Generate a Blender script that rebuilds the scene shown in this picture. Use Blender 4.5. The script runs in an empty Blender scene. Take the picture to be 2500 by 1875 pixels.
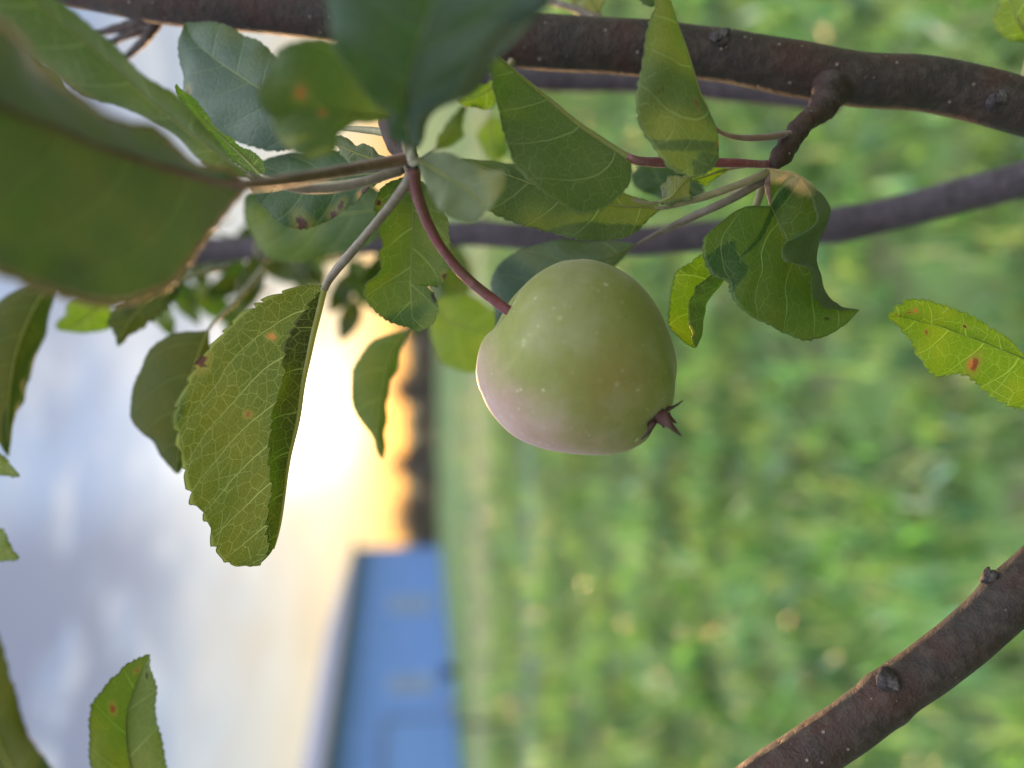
import bpy, bmesh, math, random
import numpy as np
from mathutils import Vector, Matrix

random.seed(7)
rng = np.random.default_rng(11)
S = bpy.context.scene
COL = S.collection
R = math.radians

# ------------------------------------------------------------------ camera
FPX = 1878.0                      # focal length in photo pixels (2500 wide)
PITCH = R(7.9)                    # the phone looks a little below the horizon
CAM = np.array([0.0, 0.0, 1.5])
FWD = np.array([0.0, math.cos(PITCH), -math.sin(PITCH)])
UPW = np.array([0.0, math.sin(PITCH), math.cos(PITCH)])
RGT = np.array([1.0, 0.0, 0.0])
CX, CY, CZ = -UPW, RGT, -FWD      # phone held sideways: picture right = world down
cd = bpy.data.cameras.new("camera")
cam = bpy.data.objects.new("camera", cd)
COL.objects.link(cam)
M = Matrix.Identity(4)
for i in range(3):
    M[i][0], M[i][1], M[i][2], M[i][3] = CX[i], CY[i], CZ[i], CAM[i]
cam.matrix_world = M
cd.sensor_fit = 'HORIZONTAL'
cd.sensor_width = 36.0
cd.lens = 36.0 * FPX / 2500.0
cd.clip_start, cd.clip_end = 0.005, 5000
cd.dof.use_dof = True
cd.dof.focus_distance = 0.202
cd.dof.aperture_fstop = 4.0
S.camera = cam

# ------------------------------------------------------------------ sky and sun
SUN_EL, SUN_AZ = R(4.6), R(-2.6)           # azimuth from +Y towards +X
sdir = np.array([math.cos(SUN_EL) * math.sin(SUN_AZ), math.cos(SUN_EL) * math.cos(SUN_AZ), math.sin(SUN_EL)])

def nodes_of(tree):
    tree.nodes.clear()
    return NT(tree)

class NT:
    """small helper for building node trees"""
    def __init__(self, tree): self.t = tree
    def n(self, typ, **kw):
        nd = self.t.nodes.new(typ)
        for k, v in kw.items(): setattr(nd, k, v)
        return nd
    def put(self, sock, v):
        if hasattr(v, 'is_linked') or hasattr(v, 'links'): self.t.links.new(v, sock)
        elif v is not None:
            if isinstance(v, (tuple, list)) and sock.type == 'RGBA' and len(v) == 3: v = (*v, 1)
            sock.default_value = v
    def math(self, op, a, b=None, c=None, clamp=False):
        nd = self.n('ShaderNodeMath', operation=op); nd.use_clamp = clamp
        self.put(nd.inputs[0], a)
        if b is not None: self.put(nd.inputs[1], b)
        if c is not None: self.put(nd.inputs[2], c)
        return nd.outputs[0]
    def vmath(self, op, a, b=None, scale=None):
        nd = self.n('ShaderNodeVectorMath', operation=op)
        self.put(nd.inputs[0], a)
        if b is not None: self.put(nd.inputs[1], b)
        if scale is not None: self.put(nd.inputs['Scale'], scale)
        return nd.outputs['Value'] if op in ('DOT_PRODUCT', 'LENGTH', 'DISTANCE') else nd.outputs[0]
    def sstep(self, v, a, b, lo=0.0, hi=1.0):
        nd = self.n('ShaderNodeMapRange', interpolation_type='SMOOTHSTEP')
        for k, x in zip(range(5), (v, a, b, lo, hi)): self.put(nd.inputs[k], x)
        return nd.outputs[0]
    def mix(self, f, a, b, blend='MIX'):
        nd = self.n('ShaderNodeMix', data_type='RGBA', blend_type=blend)
        self.put(nd.inputs[0], f); self.put(nd.inputs[6], a); self.put(nd.inputs[7], b)
        return nd.outputs[2]
    def noise(self, vec, scale, detail=3, rough=.55, w=None):
        nd = self.n('ShaderNodeTexNoise')
        if vec is not None: self.put(nd.inputs['Vector'], vec)
        nd.inputs['Scale'].default_value = scale; nd.inputs['Detail'].default_value = detail
        nd.inputs['Roughness'].default_value = rough
        return nd.outputs[0]
    def vor(self, vec, scale, feature='F1', rand=1.0, dim='3D'):
        nd = self.n('ShaderNodeTexVoronoi', feature=feature)
        nd.voronoi_dimensions = dim
        self.put(nd.inputs['Vector'], vec); nd.inputs['Scale'].default_value = scale
        nd.inputs['Randomness'].default_value = rand
        return nd
    def ramp(self, f, stops):
        nd = self.n('ShaderNodeValToRGB'); cr = nd.color_ramp
        while len(cr.elements) < len(stops): cr.elements.new(.5)
        for e, (p, c) in zip(cr.elements, stops): e.position = p; e.color = (*c, 1)
        self.put(nd.inputs[0], f)
        return nd.outputs[0]
    def sepxyz(self, v):
        nd = self.n('ShaderNodeSeparateXYZ'); self.put(nd.inputs[0], v); return nd.outputs
    def comb(self, x, y, z):
        nd = self.n('ShaderNodeCombineXYZ')
        for i, q in enumerate((x, y, z)): self.put(nd.inputs[i], q)
        return nd.outputs[0]

world = bpy.data.worlds.new("World")
S.world = world
world.use_nodes = True
W = nodes_of(world.node_tree)
wdir = W.n('ShaderNodeTexCoord').outputs['Generated']
wx, wy, wz = W.sepxyz(wdir)
nish = W.n('ShaderNodeTexSky', sky_type='NISHITA')
nish.sun_disc = False
nish.sun_elevation = SUN_EL
nish.sun_rotation = SUN_AZ
nish.air_density, nish.dust_density = 1.0, .2
# high thin cloud lit by the low sun: peach at the horizon, blue gaps and lilac banks higher up
base = W.ramp(wz, [(0.0, (.40, .20, .10)), (.05, (.82, .60, .40)), (.13, (.76, .67, .58)), (.22, (.58, .61, .68)),
                   (.36, (.36, .45, .70)), (.55, (.55, .64, .80)), (1.0, (.95, .97, 1.0))])
def cloud(fx, fz, off, tilt, detail=4):
    zz = W.math('ADD', W.math('MULTIPLY', wz, fz), W.math('MULTIPLY', wx, tilt))
    return W.noise(W.comb(W.math('ADD', W.math('MULTIPLY', wx, fx), off), W.math('MULTIPLY', wy, 1.0), zz), 1.0, detail, .55)
c1 = cloud(4.0, 13.0, 3.1, 2.5)
c2 = cloud(5.5, 16.0, 8.7, -2.0)
c3 = cloud(9.0, 26.0, 1.3, 3.0, 3)
wh = W.math('MULTIPLY', W.sstep(c1, .46, .66), W.math('MULTIPLY', W.sstep(wz, .03, .14), W.sstep(wz, .75, .4)))
sky = W.mix(W.math('MULTIPLY', wh, .60), base, (.80, .76, .74))
sky = W.mix(W.math('MULTIPLY', W.sstep(c3, .54, .68), W.math('MULTIPLY', W.sstep(wz, .06, .16), .55)), sky, (.88, .86, .86))
warm = W.math('MULTIPLY', W.sstep(cloud(7.0, 20.0, 5.5, 4.0), .47, .62), W.math('MULTIPLY', W.sstep(wz, .30, .14), W.sstep(wz, .02, .06)))
sky = W.mix(W.math('MULTIPLY', warm, .55), sky, (.66, .50, .38))
bars = W.math('MULTIPLY', W.sstep(cloud(5.0, 19.0, 12.3, 1.0), .50, .62), W.math('MULTIPLY', W.sstep(wz, .16, .26), W.sstep(wz, .6, .45)))
sky = W.mix(W.math('MULTIPLY', bars, .65), sky, (.30, .34, .50))
lilac = W.math('MULTIPLY', W.sstep(c2, .39, .49), W.math('MULTIPLY', W.sstep(wx, -.10, -.20), W.sstep(wz, .22, .33)))
sky = W.mix(W.math('MULTIPLY', lilac, .95), sky, (.24, .25, .38))
# the bright veil of cloud round the sun
ang = W.math('ARCCOSINE', W.math('MINIMUM', W.vmath('DOT_PRODUCT', wdir, tuple(sdir)), .99999))
ddx = W.math('MULTIPLY', W.math('SUBTRACT', wx, float(sdir[0])), 1.45); ddz = W.math('MULTIPLY', W.math('SUBTRACT', wz, float(sdir[2])), .74)
ang = W.math('MAXIMUM', W.math('SQRT', W.math('ADD', W.math('MULTIPLY', ddx, ddx), W.math('MULTIPLY', ddz, ddz))), W.math('MULTIPLY', ang, .74))
ang = W.math('MULTIPLY', ang, W.math('SUBTRACT', 1.35, W.math('MULTIPLY', c1, .7)))
g1 = W.math('EXPONENT', W.math('MULTIPLY', W.math('POWER', W.math('DIVIDE', ang, .102), 2.0), -1.0))
g2 = W.math('EXPONENT', W.math('MULTIPLY', W.math('DIVIDE', ang, .10), -1.0))
gcol = W.ramp(wz, [(0.0, (.26, .06, .0)), (.020, (.32, .085, .005)), (.036, (.60, .22, .02)), (.058, (1.0, .60, .16)), (.085, (1.0, .84, .48)), (.14, (1.0, .94, .80)), (.3, (1, 1, 1))])
glow = W.mix(1.0, gcol, W.comb(*[W.math('ADD', W.math('MULTIPLY', g1, 2.3), W.math('MULTIPLY', g2, .8))] * 3), 'MULTIPLY')
sky = W.mix(1.0, sky, glow, 'ADD')
# added fill light: unseen sky overhead and behind the viewer is brightened
fill_lift = W.math('ADD', 1.0, W.math('ADD', W.math('MULTIPLY', W.sstep(wy, .45, -.35), 1.15), W.math('MULTIPLY', W.sstep(wz, .5, .85), 4.0)))
sky = W.vmath('SCALE', sky, scale=fill_lift)
bg1 = W.n('ShaderNodeBackground'); W.put(bg1.inputs[0], nish.outputs[0]); bg1.inputs[1].default_value = .05
bg2 = W.n('ShaderNodeBackground'); W.put(bg2.inputs[0], sky); bg2.inputs[1].default_value = .80
addw = W.n('ShaderNodeAddShader'); W.put(addw.inputs[0], bg1.outputs[0]); W.put(addw.inputs[1], bg2.outputs[0])
wo = W.n('ShaderNodeOutputWorld'); W.put(wo.inputs[0], addw.outputs[0])

sl = bpy.data.lights.new("sun", 'SUN')
sl.energy, sl.angle, sl.color = 4.6, R(2.5), (1.0, .56, .25)
sun = bpy.data.objects.new("sun", sl)
COL.objects.link(sun)
sun.rotation_euler = Vector(sdir).to_track_quat('Z', 'Y').to_euler()

S.view_settings.view_transform = 'Standard'
S.view_settings.look = 'None'
S.view_settings.exposure = 0.0
S.view_settings.gamma = 1.0
S.cycles.use_denoising = True
S.cycles.max_bounces = 8
S.cycles.transparent_max_bounces = 8
S.cycles.caustics_reflective = S.cycles.caustics_refractive = False
S.cycles.sample_clamp_indirect = 6

# ------------------------------------------------------------------ helpers
def P(px, py, d):
    """a point d metres deep along the view axis, seen at photo pixel (px, py)"""
    return CAM + CX * ((px - 1250) / FPX * d) + CY * ((937.5 - py) / FPX * d) + FWD * d

def G(px, py, z=0.0):
    """where the sight line through (px, py) meets the height z"""
    v = CX * ((px - 1250) / FPX) + CY * ((937.5 - py) / FPX) + FWD
    return CAM + v * ((z - CAM[2]) / v[2])

def pts(s):
    return [tuple(float(q) for q in a.split(',')) for a in s.split()]

def rail(s, *ds):
    """photo outline + depths spread evenly along it -> 3D points"""
    p = pts(s); n = len(p)
    t = np.linspace(0, 1, n)
    dd = np.interp(t, np.linspace(0, 1, len(ds)), ds) if len(ds) > 1 else np.full(n, ds[0])
    return np.array([P(x, y, d) for (x, y), d in zip(p, dd)])

def spline(p, n, by_index=False):
    """Catmull-Rom through p, n samples"""
    p = np.asarray(p, float)
    if len(p) == 2:
        t = np.linspace(0, 1, n)[:, None]
        return p[0] * (1 - t) + p[1] * t
    seg = np.linalg.norm(np.diff(p[:, :3], axis=0), axis=1) + 1e-9
    k = np.arange(len(p), dtype=float) if by_index else np.concatenate([[0], np.cumsum(seg)])
    t = np.linspace(0, k[-1], n)
    m = np.zeros_like(p)
    m[1:-1] = (p[2:] - p[:-2]) / (k[2:] - k[:-2])[:, None]
    m[0] = (p[1] - p[0]) / (k[1] - k[0]); m[-1] = (p[-1] - p[-2]) / (k[-1] - k[-2])
    i = np.clip(np.searchsorted(k, t, side='right') - 1, 0, len(p) - 2)
    h = (k[i + 1] - k[i]); s = ((t - k[i]) / h)[:, None]; h = h[:, None]
    return ((2*s**3 - 3*s**2 + 1) * p[i] + (s**3 - 2*s**2 + s) * h * m[i]
            + (-2*s**3 + 3*s**2) * p[i+1] + (s**3 - s**2) * h * m[i+1])

def link(name, verts, faces, mat, origin, parent=None, smooth=True):
    me = bpy.data.meshes.new(name)
    me.from_pydata((np.asarray(verts) - origin).tolist(), [], faces)
    me.update()
    if smooth: me.polygons.foreach_set('use_smooth', [True] * len(me.polygons))
    for mm in (mat if isinstance(mat, (list, tuple)) else [mat]): me.materials.append(mm)
    ob = bpy.data.objects.new(name, me)
    COL.objects.link(ob)
    if parent is not None:
        ob.parent = parent
        ob.location = Vector(origin) - parent.location
    else:
        ob.location = Vector(origin)
    return ob

def tag(o, label=None, cat=None, group=None, kind=None):
    if label: o['label'] = label
    if cat: o['category'] = cat
    if group: o['group'] = group
    if kind: o['kind'] = kind
    return o

def empty(name, loc):
    o = bpy.data.objects.new(name, None)
    COL.objects.link(o)
    o.location = Vector(loc); o.empty_display_size = .005
    return o

def tube_geo(path, radii, n=48, sides=14, lump=0.0, seed=0, cap=True, bumps=(), hairs=0, hl=.0007):
    """a tapering round stem along path; bumps = (position 0..1, gain, width) swellings"""
    path = spline(path, n)
    r = np.interp(np.linspace(0, 1, n), np.linspace(0, 1, len(radii)), radii)
    t = np.linspace(0, 1, n)
    for (c, g, w) in bumps: r = r * (1 + g * np.exp(-((t - c) / w) ** 2))
    tan = np.gradient(path, axis=0); tan /= np.linalg.norm(tan, axis=1)[:, None]
    a = np.cross(tan[0], [0.31, 0.2, 0.9]); a /= np.linalg.norm(a)
    V, F = [], []
    rg = np.random.default_rng(seed)
    ph = rg.uniform(0, 6.28, 8)
    for i in range(n):
        a = a - tan[i] * np.dot(a, tan[i]); a /= np.linalg.norm(a)
        b = np.cross(tan[i], a)
        for k in range(sides):
            th = 2 * math.pi * k / sides
            q = 1 + lump * (math.sin(2*th + ph[0] + 9*t[i]) * .5 + math.sin(3*th + ph[1] - 23*t[i]) * .35
                            + math.sin(th + ph[2] + 41*t[i]) * .4 + math.sin(5*th + ph[3] + 67*t[i]) * .2)
            V.append(path[i] + (a * math.cos(th) + b * math.sin(th)) * r[i] * q)
    for i in range(n - 1):
        for k in range(sides):
            k2 = (k + 1) % sides
            F.append((i*sides + k, i*sides + k2, (i+1)*sides + k2, (i+1)*sides + k))
    if cap:
        V.append(path[0]); V.append(path[-1])
        c0, c1 = len(V) - 2, len(V) - 1
        for k in range(sides):
            k2 = (k + 1) % sides
            F.append((c0, k2, k)); F.append((c1, (n-1)*sides + k, (n-1)*sides + k2))
    for _ in range(hairs):
        i = rg.integers(1, n - 1); k = rg.integers(0, sides)
        p = V[i*sides + k]; q = V[(i+1 if i < n-1 else i)*sides + k]
        p = p + (q - p) * rg.uniform()
        d = p - path[i]; d /= (np.linalg.norm(d) + 1e-12)
        d = d + tan[i] * rg.normal() * .45 + rg.normal(size=3) * .25
        w_ = np.cross(d, rg.normal(size=3)); w_ /= (np.linalg.norm(w_) + 1e-12)
        o = len(V); L_ = hl * rg.uniform(.4, 1.2)
        V += [p - w_ * .000022, p + w_ * .000022, p + d * L_]; F.append((o, o + 1, o + 2))
    return V, F

# ------------------------------------------------------------------ materials
def new_mat(name):
    m = bpy.data.materials.new(name); m.use_nodes = True
    T = nodes_of(m.node_tree)
    out = T.n('ShaderNodeOutputMaterial')
    return m, T, out

def leaf_mat(name, top, under, trans, vein, rough=.42, tmix=.42, tert=.50, KC=.95, VMIX=.60, sheen=.10, NETX=.85, spec=.35):
    m, T, out = new_mat(name)
    uv = T.n('ShaderNodeUVMap', uv_map='leaf').outputs[0]
    mt = T.n('ShaderNodeUVMap', uv_map='metric').outputs[0]
    ux, vv, _ = T.sepxyz(uv)
    sgn = T.math('SUBTRACT', T.math('MULTIPLY', ux, 2.0), 1.0)
    u = T.math('ABSOLUTE', sgn)
    rnd = T.n('ShaderNodeObjectInfo').outputs['Random']
    mo = T.vmath('ADD', mt, T.comb(T.math('MULTIPLY', rnd, 37.0), T.math('MULTIPLY', rnd, 91.0), 0.0))
    wob = T.math('MULTIPLY', T.math('SUBTRACT', T.noise(mo, .9, 2), .5), .16)
    rx, ry, _r = T.sepxyz(mt); ax_ = T.math('ABSOLUTE', rx)
    side = T.math('MULTIPLY', T.math('GREATER_THAN', sgn, 0.0), .5)
    w = T.math('SUBTRACT', T.math('SUBTRACT', ry, T.math('MULTIPLY', ax_, .50)), T.math('MULTIPLY', T.math('MULTIPLY', ax_, ax_), .15))
    w = T.math('ADD', w, wob)
    f = T.math('FRACT', T.math('ADD', T.math('ADD', T.math('MULTIPLY', w, KC), side), 10.0))
    d2 = T.math('ABSOLUTE', T.math('SUBTRACT', f, .5))
    w2 = T.math('SUBTRACT', .046, T.math('MULTIPLY', u, .028))
    v2 = T.math('SUBTRACT', 1.0, T.sstep(d2, T.math('MULTIPLY', w2, .3), w2))
    mid = T.math('SUBTRACT', 1.0, T.sstep(u, .012, .035))
    # the finer net lies in the lanes between the side veins
    mx_, my_, _z = T.sepxyz(mo)
    lane = T.math('ADD', T.math('MULTIPLY', w, KC), T.math('MULTIPLY', side, 7.0))
    bend = T.math('SUBTRACT', T.noise(mo, 2.2, 2), .5)
    net = T.comb(T.math('ADD', T.math('ADD', my_, T.math('MULTIPLY', ax_, -.22)), T.math('MULTIPLY', bend, .16)), T.math('ADD', T.math('MULTIPLY', mx_, .95), T.math('MULTIPLY', bend, .12)), 0.0)
    vo1 = T.vor(net, 3.3, 'DISTANCE_TO_EDGE', .95, '2D').outputs['Distance']
    v3 = T.math('MULTIPLY', T.math('SUBTRACT', 1.0, T.sstep(vo1, .012, .070)), T.math('MULTIPLY', T.sstep(T.noise(mo, 1.6, 2), .25, .6, .45, 1.0), .72 * tert))
    vo2 = T.vor(net, 10.0, 'DISTANCE_TO_EDGE', 1.0, '2D').outputs['Distance']
    v4 = T.math('MULTIPLY', T.math('SUBTRACT', 1.0, T.sstep(vo2, .01, .14)), .34 * tert)
    veins = T.math('MAXIMUM', T.math('MAXIMUM', v2, mid), T.math('MAXIMUM', v3, v4))
    edge = T.sstep(u, .965, .995)
    veins = T.math('MAXIMUM', veins, T.math('MULTIPLY', edge, .8))
    back = T.n('ShaderNodeNewGeometry').outputs['Backfacing']
    blot = T.noise(mo, .55, 3)
    fine = T.noise(mo, 9.0, 3)
    hue = T.math('ADD', .78, T.math('MULTIPLY', blot, .44))
    hue = T.math('MULTIPLY', hue, T.math('ADD', .90, T.math('MULTIPLY', fine, .2)))
    refl = T.mix(back, top, under)
    refl = T.vmath('SCALE', refl, scale=hue)
    veincol = T.mix(back, tuple(c * .9 for c in vein), vein)
    refl = T.mix(T.math('MULTIPLY', veins, VMIX), refl, veincol)
    tr = T.vmath('SCALE', T.mix(T.sstep(blot, .4, .68), trans, (trans[0] * 1.5, trans[1] * 1.12, trans[2])), scale=hue)
    tr = T.mix(T.math('MULTIPLY', veins, .6), tr, tuple(min(1, c * 1.7) for c in trans))
    st = T.n('ShaderNodeAttribute', attribute_name='stain_and_lit_rim')
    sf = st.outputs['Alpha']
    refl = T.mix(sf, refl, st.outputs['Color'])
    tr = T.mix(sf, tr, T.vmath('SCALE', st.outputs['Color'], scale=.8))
    hgt = T.math('ADD', T.math('MULTIPLY', veins, T.math('SUBTRACT', T.math('MULTIPLY', back, 1.5), .6)), T.math('MULTIPLY', fine, .35))
    bp = T.n('ShaderNodeBump'); bp.inputs['Strength'].default_value = .8; bp.inputs['Distance'].default_value = .0006
    T.put(bp.inputs['Height'], hgt)
    pr = T.n('ShaderNodeBsdfPrincipled')
    T.put(pr.inputs['Base Color'], refl)
    T.put(pr.inputs['Roughness'], T.math('ADD', rough, T.math('MULTIPLY', back, .35)))
    pr.inputs['Specular IOR Level'].default_value = spec
    T.put(pr.inputs['Sheen Weight'], T.math('ADD', .02, T.math('MULTIPLY', back, sheen)))
    pr.inputs['Sheen Roughness'].default_value = .6
    T.put(pr.inputs['Normal'], bp.outputs[0])
    tl = T.n('ShaderNodeBsdfTranslucent'); T.put(tl.inputs[0], tr); T.put(tl.inputs['Normal'], bp.outputs[0])
    mx = T.n('ShaderNodeMixShader'); mx.inputs[0].default_value = tmix
    T.put(mx.inputs[1], pr.outputs[0]); T.put(mx.inputs[2], tl.outputs[0]); T.put(out.inputs[0], mx.outputs[0])
    return m

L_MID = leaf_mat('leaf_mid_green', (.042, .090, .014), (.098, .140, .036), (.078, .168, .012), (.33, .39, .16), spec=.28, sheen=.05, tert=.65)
L_DARK = leaf_mat('leaf_dark_green', (.027, .068, .016), (.092, .130, .048), (.048, .128, .012), (.23, .31, .11), rough=.40, tmix=.36, spec=.34, sheen=.05)
L_SHEEN = leaf_mat('leaf_bluish_green', (.060, .108, .072), (.100, .130, .060), (.055, .115, .022), (.22, .32, .18), rough=.40, tmix=.34, spec=.48, sheen=.05)
L_LIME = leaf_mat('leaf_lime_green', (.075, .150, .010), (.150, .190, .050), (.140, .320, .010), (.46, .56, .14), tmix=.5, tert=.9, VMIX=.7, spec=.28, sheen=.05)
L_PALE = leaf_mat('leaf_pale_green', (.075, .128, .035), (.185, .225, .120), (.110, .180, .022), (.32, .36, .18), tert=.35, spec=.3)
L_HERO = leaf_mat('leaf_olive_net', (.050, .088, .008), (.036, .034, .013), (.085, .140, .006), (.42, .46, .14), rough=.7, tmix=.42, tert=.95, KC=.90, VMIX=.66, sheen=.02, spec=.15)
L_NEAR = leaf_mat('leaf_downy_olive', (.038, .062, .018), (.092, .122, .052), (.044, .082, .012), (.18, .20, .09), rough=.55, tmix=.35, sheen=.45, spec=.3)
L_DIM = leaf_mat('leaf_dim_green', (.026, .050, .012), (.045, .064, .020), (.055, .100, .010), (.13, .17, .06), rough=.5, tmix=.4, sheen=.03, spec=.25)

def stem_mat(name, c1, c2, c3, sheen=.3, rough=.55, scale=420):
    m, T, out = new_mat(name)
    oc = T.n('ShaderNodeTexCoord').outputs['Object']
    n1 = T.noise(oc, scale, 4); n2 = T.noise(oc, scale * .22, 3)
    col = T.mix(T.sstep(n2, .35, .65), c1, c2)
    col = T.mix(T.math('MULTIPLY', T.sstep(n1, .45, .75), .5), col, c3)
    bp = T.n('ShaderNodeBump'); bp.inputs['Strength'].default_value = .5; bp.inputs['Distance'].default_value = .0003
    T.put(bp.inputs['Height'], n1)
    pr = T.n('ShaderNodeBsdfPrincipled')
    T.put(pr.inputs['Base Color'], col); pr.inputs['Roughness'].default_value = rough
    pr.inputs['Sheen Weight'].default_value = sheen; pr.inputs['Sheen Roughness'].default_value = .45
    pr.inputs['Subsurface Weight'].default_value = .15; pr.inputs['Subsurface Radius'].default_value = (.002, .0012, .0006)
    T.put(pr.inputs['Normal'], bp.outputs[0]); T.put(out.inputs[0], pr.outputs[0])
    return m

ST_RED = stem_mat('stalk_red', (.135, .022, .026), (.105, .040, .030), (.28, .12, .11), sheen=.22)
ST_GREEN = stem_mat('stalk_olive', (.16, .15, .055), (.20, .18, .085), (.32, .28, .17))
ST_GREY = stem_mat('stalk_downy_grey', (.115, .10, .060), (.15, .12, .09), (.28, .25, .19), sheen=.12)
ST_BROWN = stem_mat('stalk_brown', (.11, .050, .035), (.14, .075, .050), (.26, .17, .12))

def bark_mat(name, c1, c2, c3, sheen, dots=1.0):
    m, T, out = new_mat(name)
    oc = T.n('ShaderNodeTexCoord').outputs['Object']
    n0 = T.noise(oc, 45, 4); n1 = T.noise(oc, 260, 5, .62); n2 = T.noise(oc, 1500, 3, .7)
    col = T.mix(T.sstep(n0, .36, .62), c1, c2)
    col = T.mix(T.math('MULTIPLY', T.sstep(n1, .42, .72), .65), col, c3)
    col = T.vmath('SCALE', col, scale=T.math('ADD', .62, T.math('MULTIPLY', n2, .76)))
    vo = T.vor(oc, 300)
    size = T.math('MULTIPLY', T.sstep(T.sepxyz(vo.outputs['Color'])[0], .30, 1.0), .19)
    wob = T.math('ADD', vo.outputs['Distance'], T.math('MULTIPLY', T.math('SUBTRACT', n2, .5), .22))
    dot = T.math('MULTIPLY', T.math('SUBTRACT', 1.0, T.sstep(wob, T.math('MULTIPLY', size, .6), T.math('ADD', size, .02))), dots)
    dot = T.math('MULTIPLY', dot, T.sstep(n2, .30, .50, .35, 1.0))
    col = T.mix(T.math('MULTIPLY', dot, .65), col, (.30, .25, .20))
    bp = T.n('ShaderNodeBump'); bp.inputs['Strength'].default_value = .9; bp.inputs['Distance'].default_value = .0011
    T.put(bp.inputs['Height'], T.math('ADD', T.math('ADD', n1, T.math('MULTIPLY', n2, .35)), T.math('MULTIPLY', dot, .6)))
    pr = T.n('ShaderNodeBsdfPrincipled')
    T.put(pr.inputs['Base Color'], col)
    T.put(pr.inputs['Roughness'], T.sstep(n1, .3, .7, .50, .75)); pr.inputs['Specular IOR Level'].default_value = .28
    pr.inputs['Sheen Weight'].default_value = sheen; pr.inputs['Sheen Roughness'].default_value = .25
    pr.inputs['Sheen Tint'].default_value = (1.0, .90, .84, 1)
    T.put(pr.inputs['Normal'], bp.outputs[0]); T.put(out.inputs[0], pr.outputs[0])
    return m

BARK = bark_mat('bark_red_brown', (.040, .017, .012), (.023, .018, .015), (.066, .050, .039), .08)
BARK_GREY = bark_mat('bark_grey_purple', (.045, .036, .046), (.062, .050, .064), (.12, .10, .12), .15, .4)
BUD = bark_mat('bud_scales', (.016, .012, .012), (.032, .026, .025), (.12, .11, .105), .08, 0)

def simple_mat(name, col, rough=.7, nscale=20, var=.25, **kw):
    m, T, out = new_mat(name)
    oc = T.n('ShaderNodeTexCoord').outputs['Object']
    n = T.noise(oc, nscale, 4)
    c = T.vmath('SCALE', T.mix(0.0, col, col), scale=T.sstep(n, .25, .75, 1 - var, 1 + var))
    pr = T.n('ShaderNodeBsdfPrincipled'); T.put(pr.inputs['Base Color'], c); pr.inputs['Roughness'].default_value = rough
    for k, v in kw.items(): pr.inputs[k].default_value = v
    T.put(out.inputs[0], pr.outputs[0])
    return m

RIB = stem_mat('midrib_pale', (.26, .29, .08), (.30, .33, .10), (.38, .38, .18))
def _rib(m):
    T = NT(m.node_tree); out = [n for n in T.t.nodes if n.type == 'OUTPUT_MATERIAL'][0]; pr = [n for n in T.t.nodes if n.type == 'BSDF_PRINCIPLED'][0]
    tl = T.n('ShaderNodeBsdfTranslucent'); tl.inputs[0].default_value = (.55, .58, .14, 1)
    mx = T.n('ShaderNodeMixShader'); mx.inputs[0].default_value = .55
    T.put(mx.inputs[1], pr.outputs[0]); T.put(mx.inputs[2], tl.outputs[0]); T.put(out.inputs[0], mx.outputs[0])
_rib(RIB)
RIB_R = stem_mat('midrib_brown', (.15, .08, .05), (.17, .10, .06), (.26, .18, .11))


# ------------------------------------------------------------------ leaves
RUST = (.20, .075, .03); BROWN = (.075, .032, .020); ORANGE = (.42, .18, .05); STRAW = (.55, .44, .20); BLACK = (.02, .015, .012)

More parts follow.
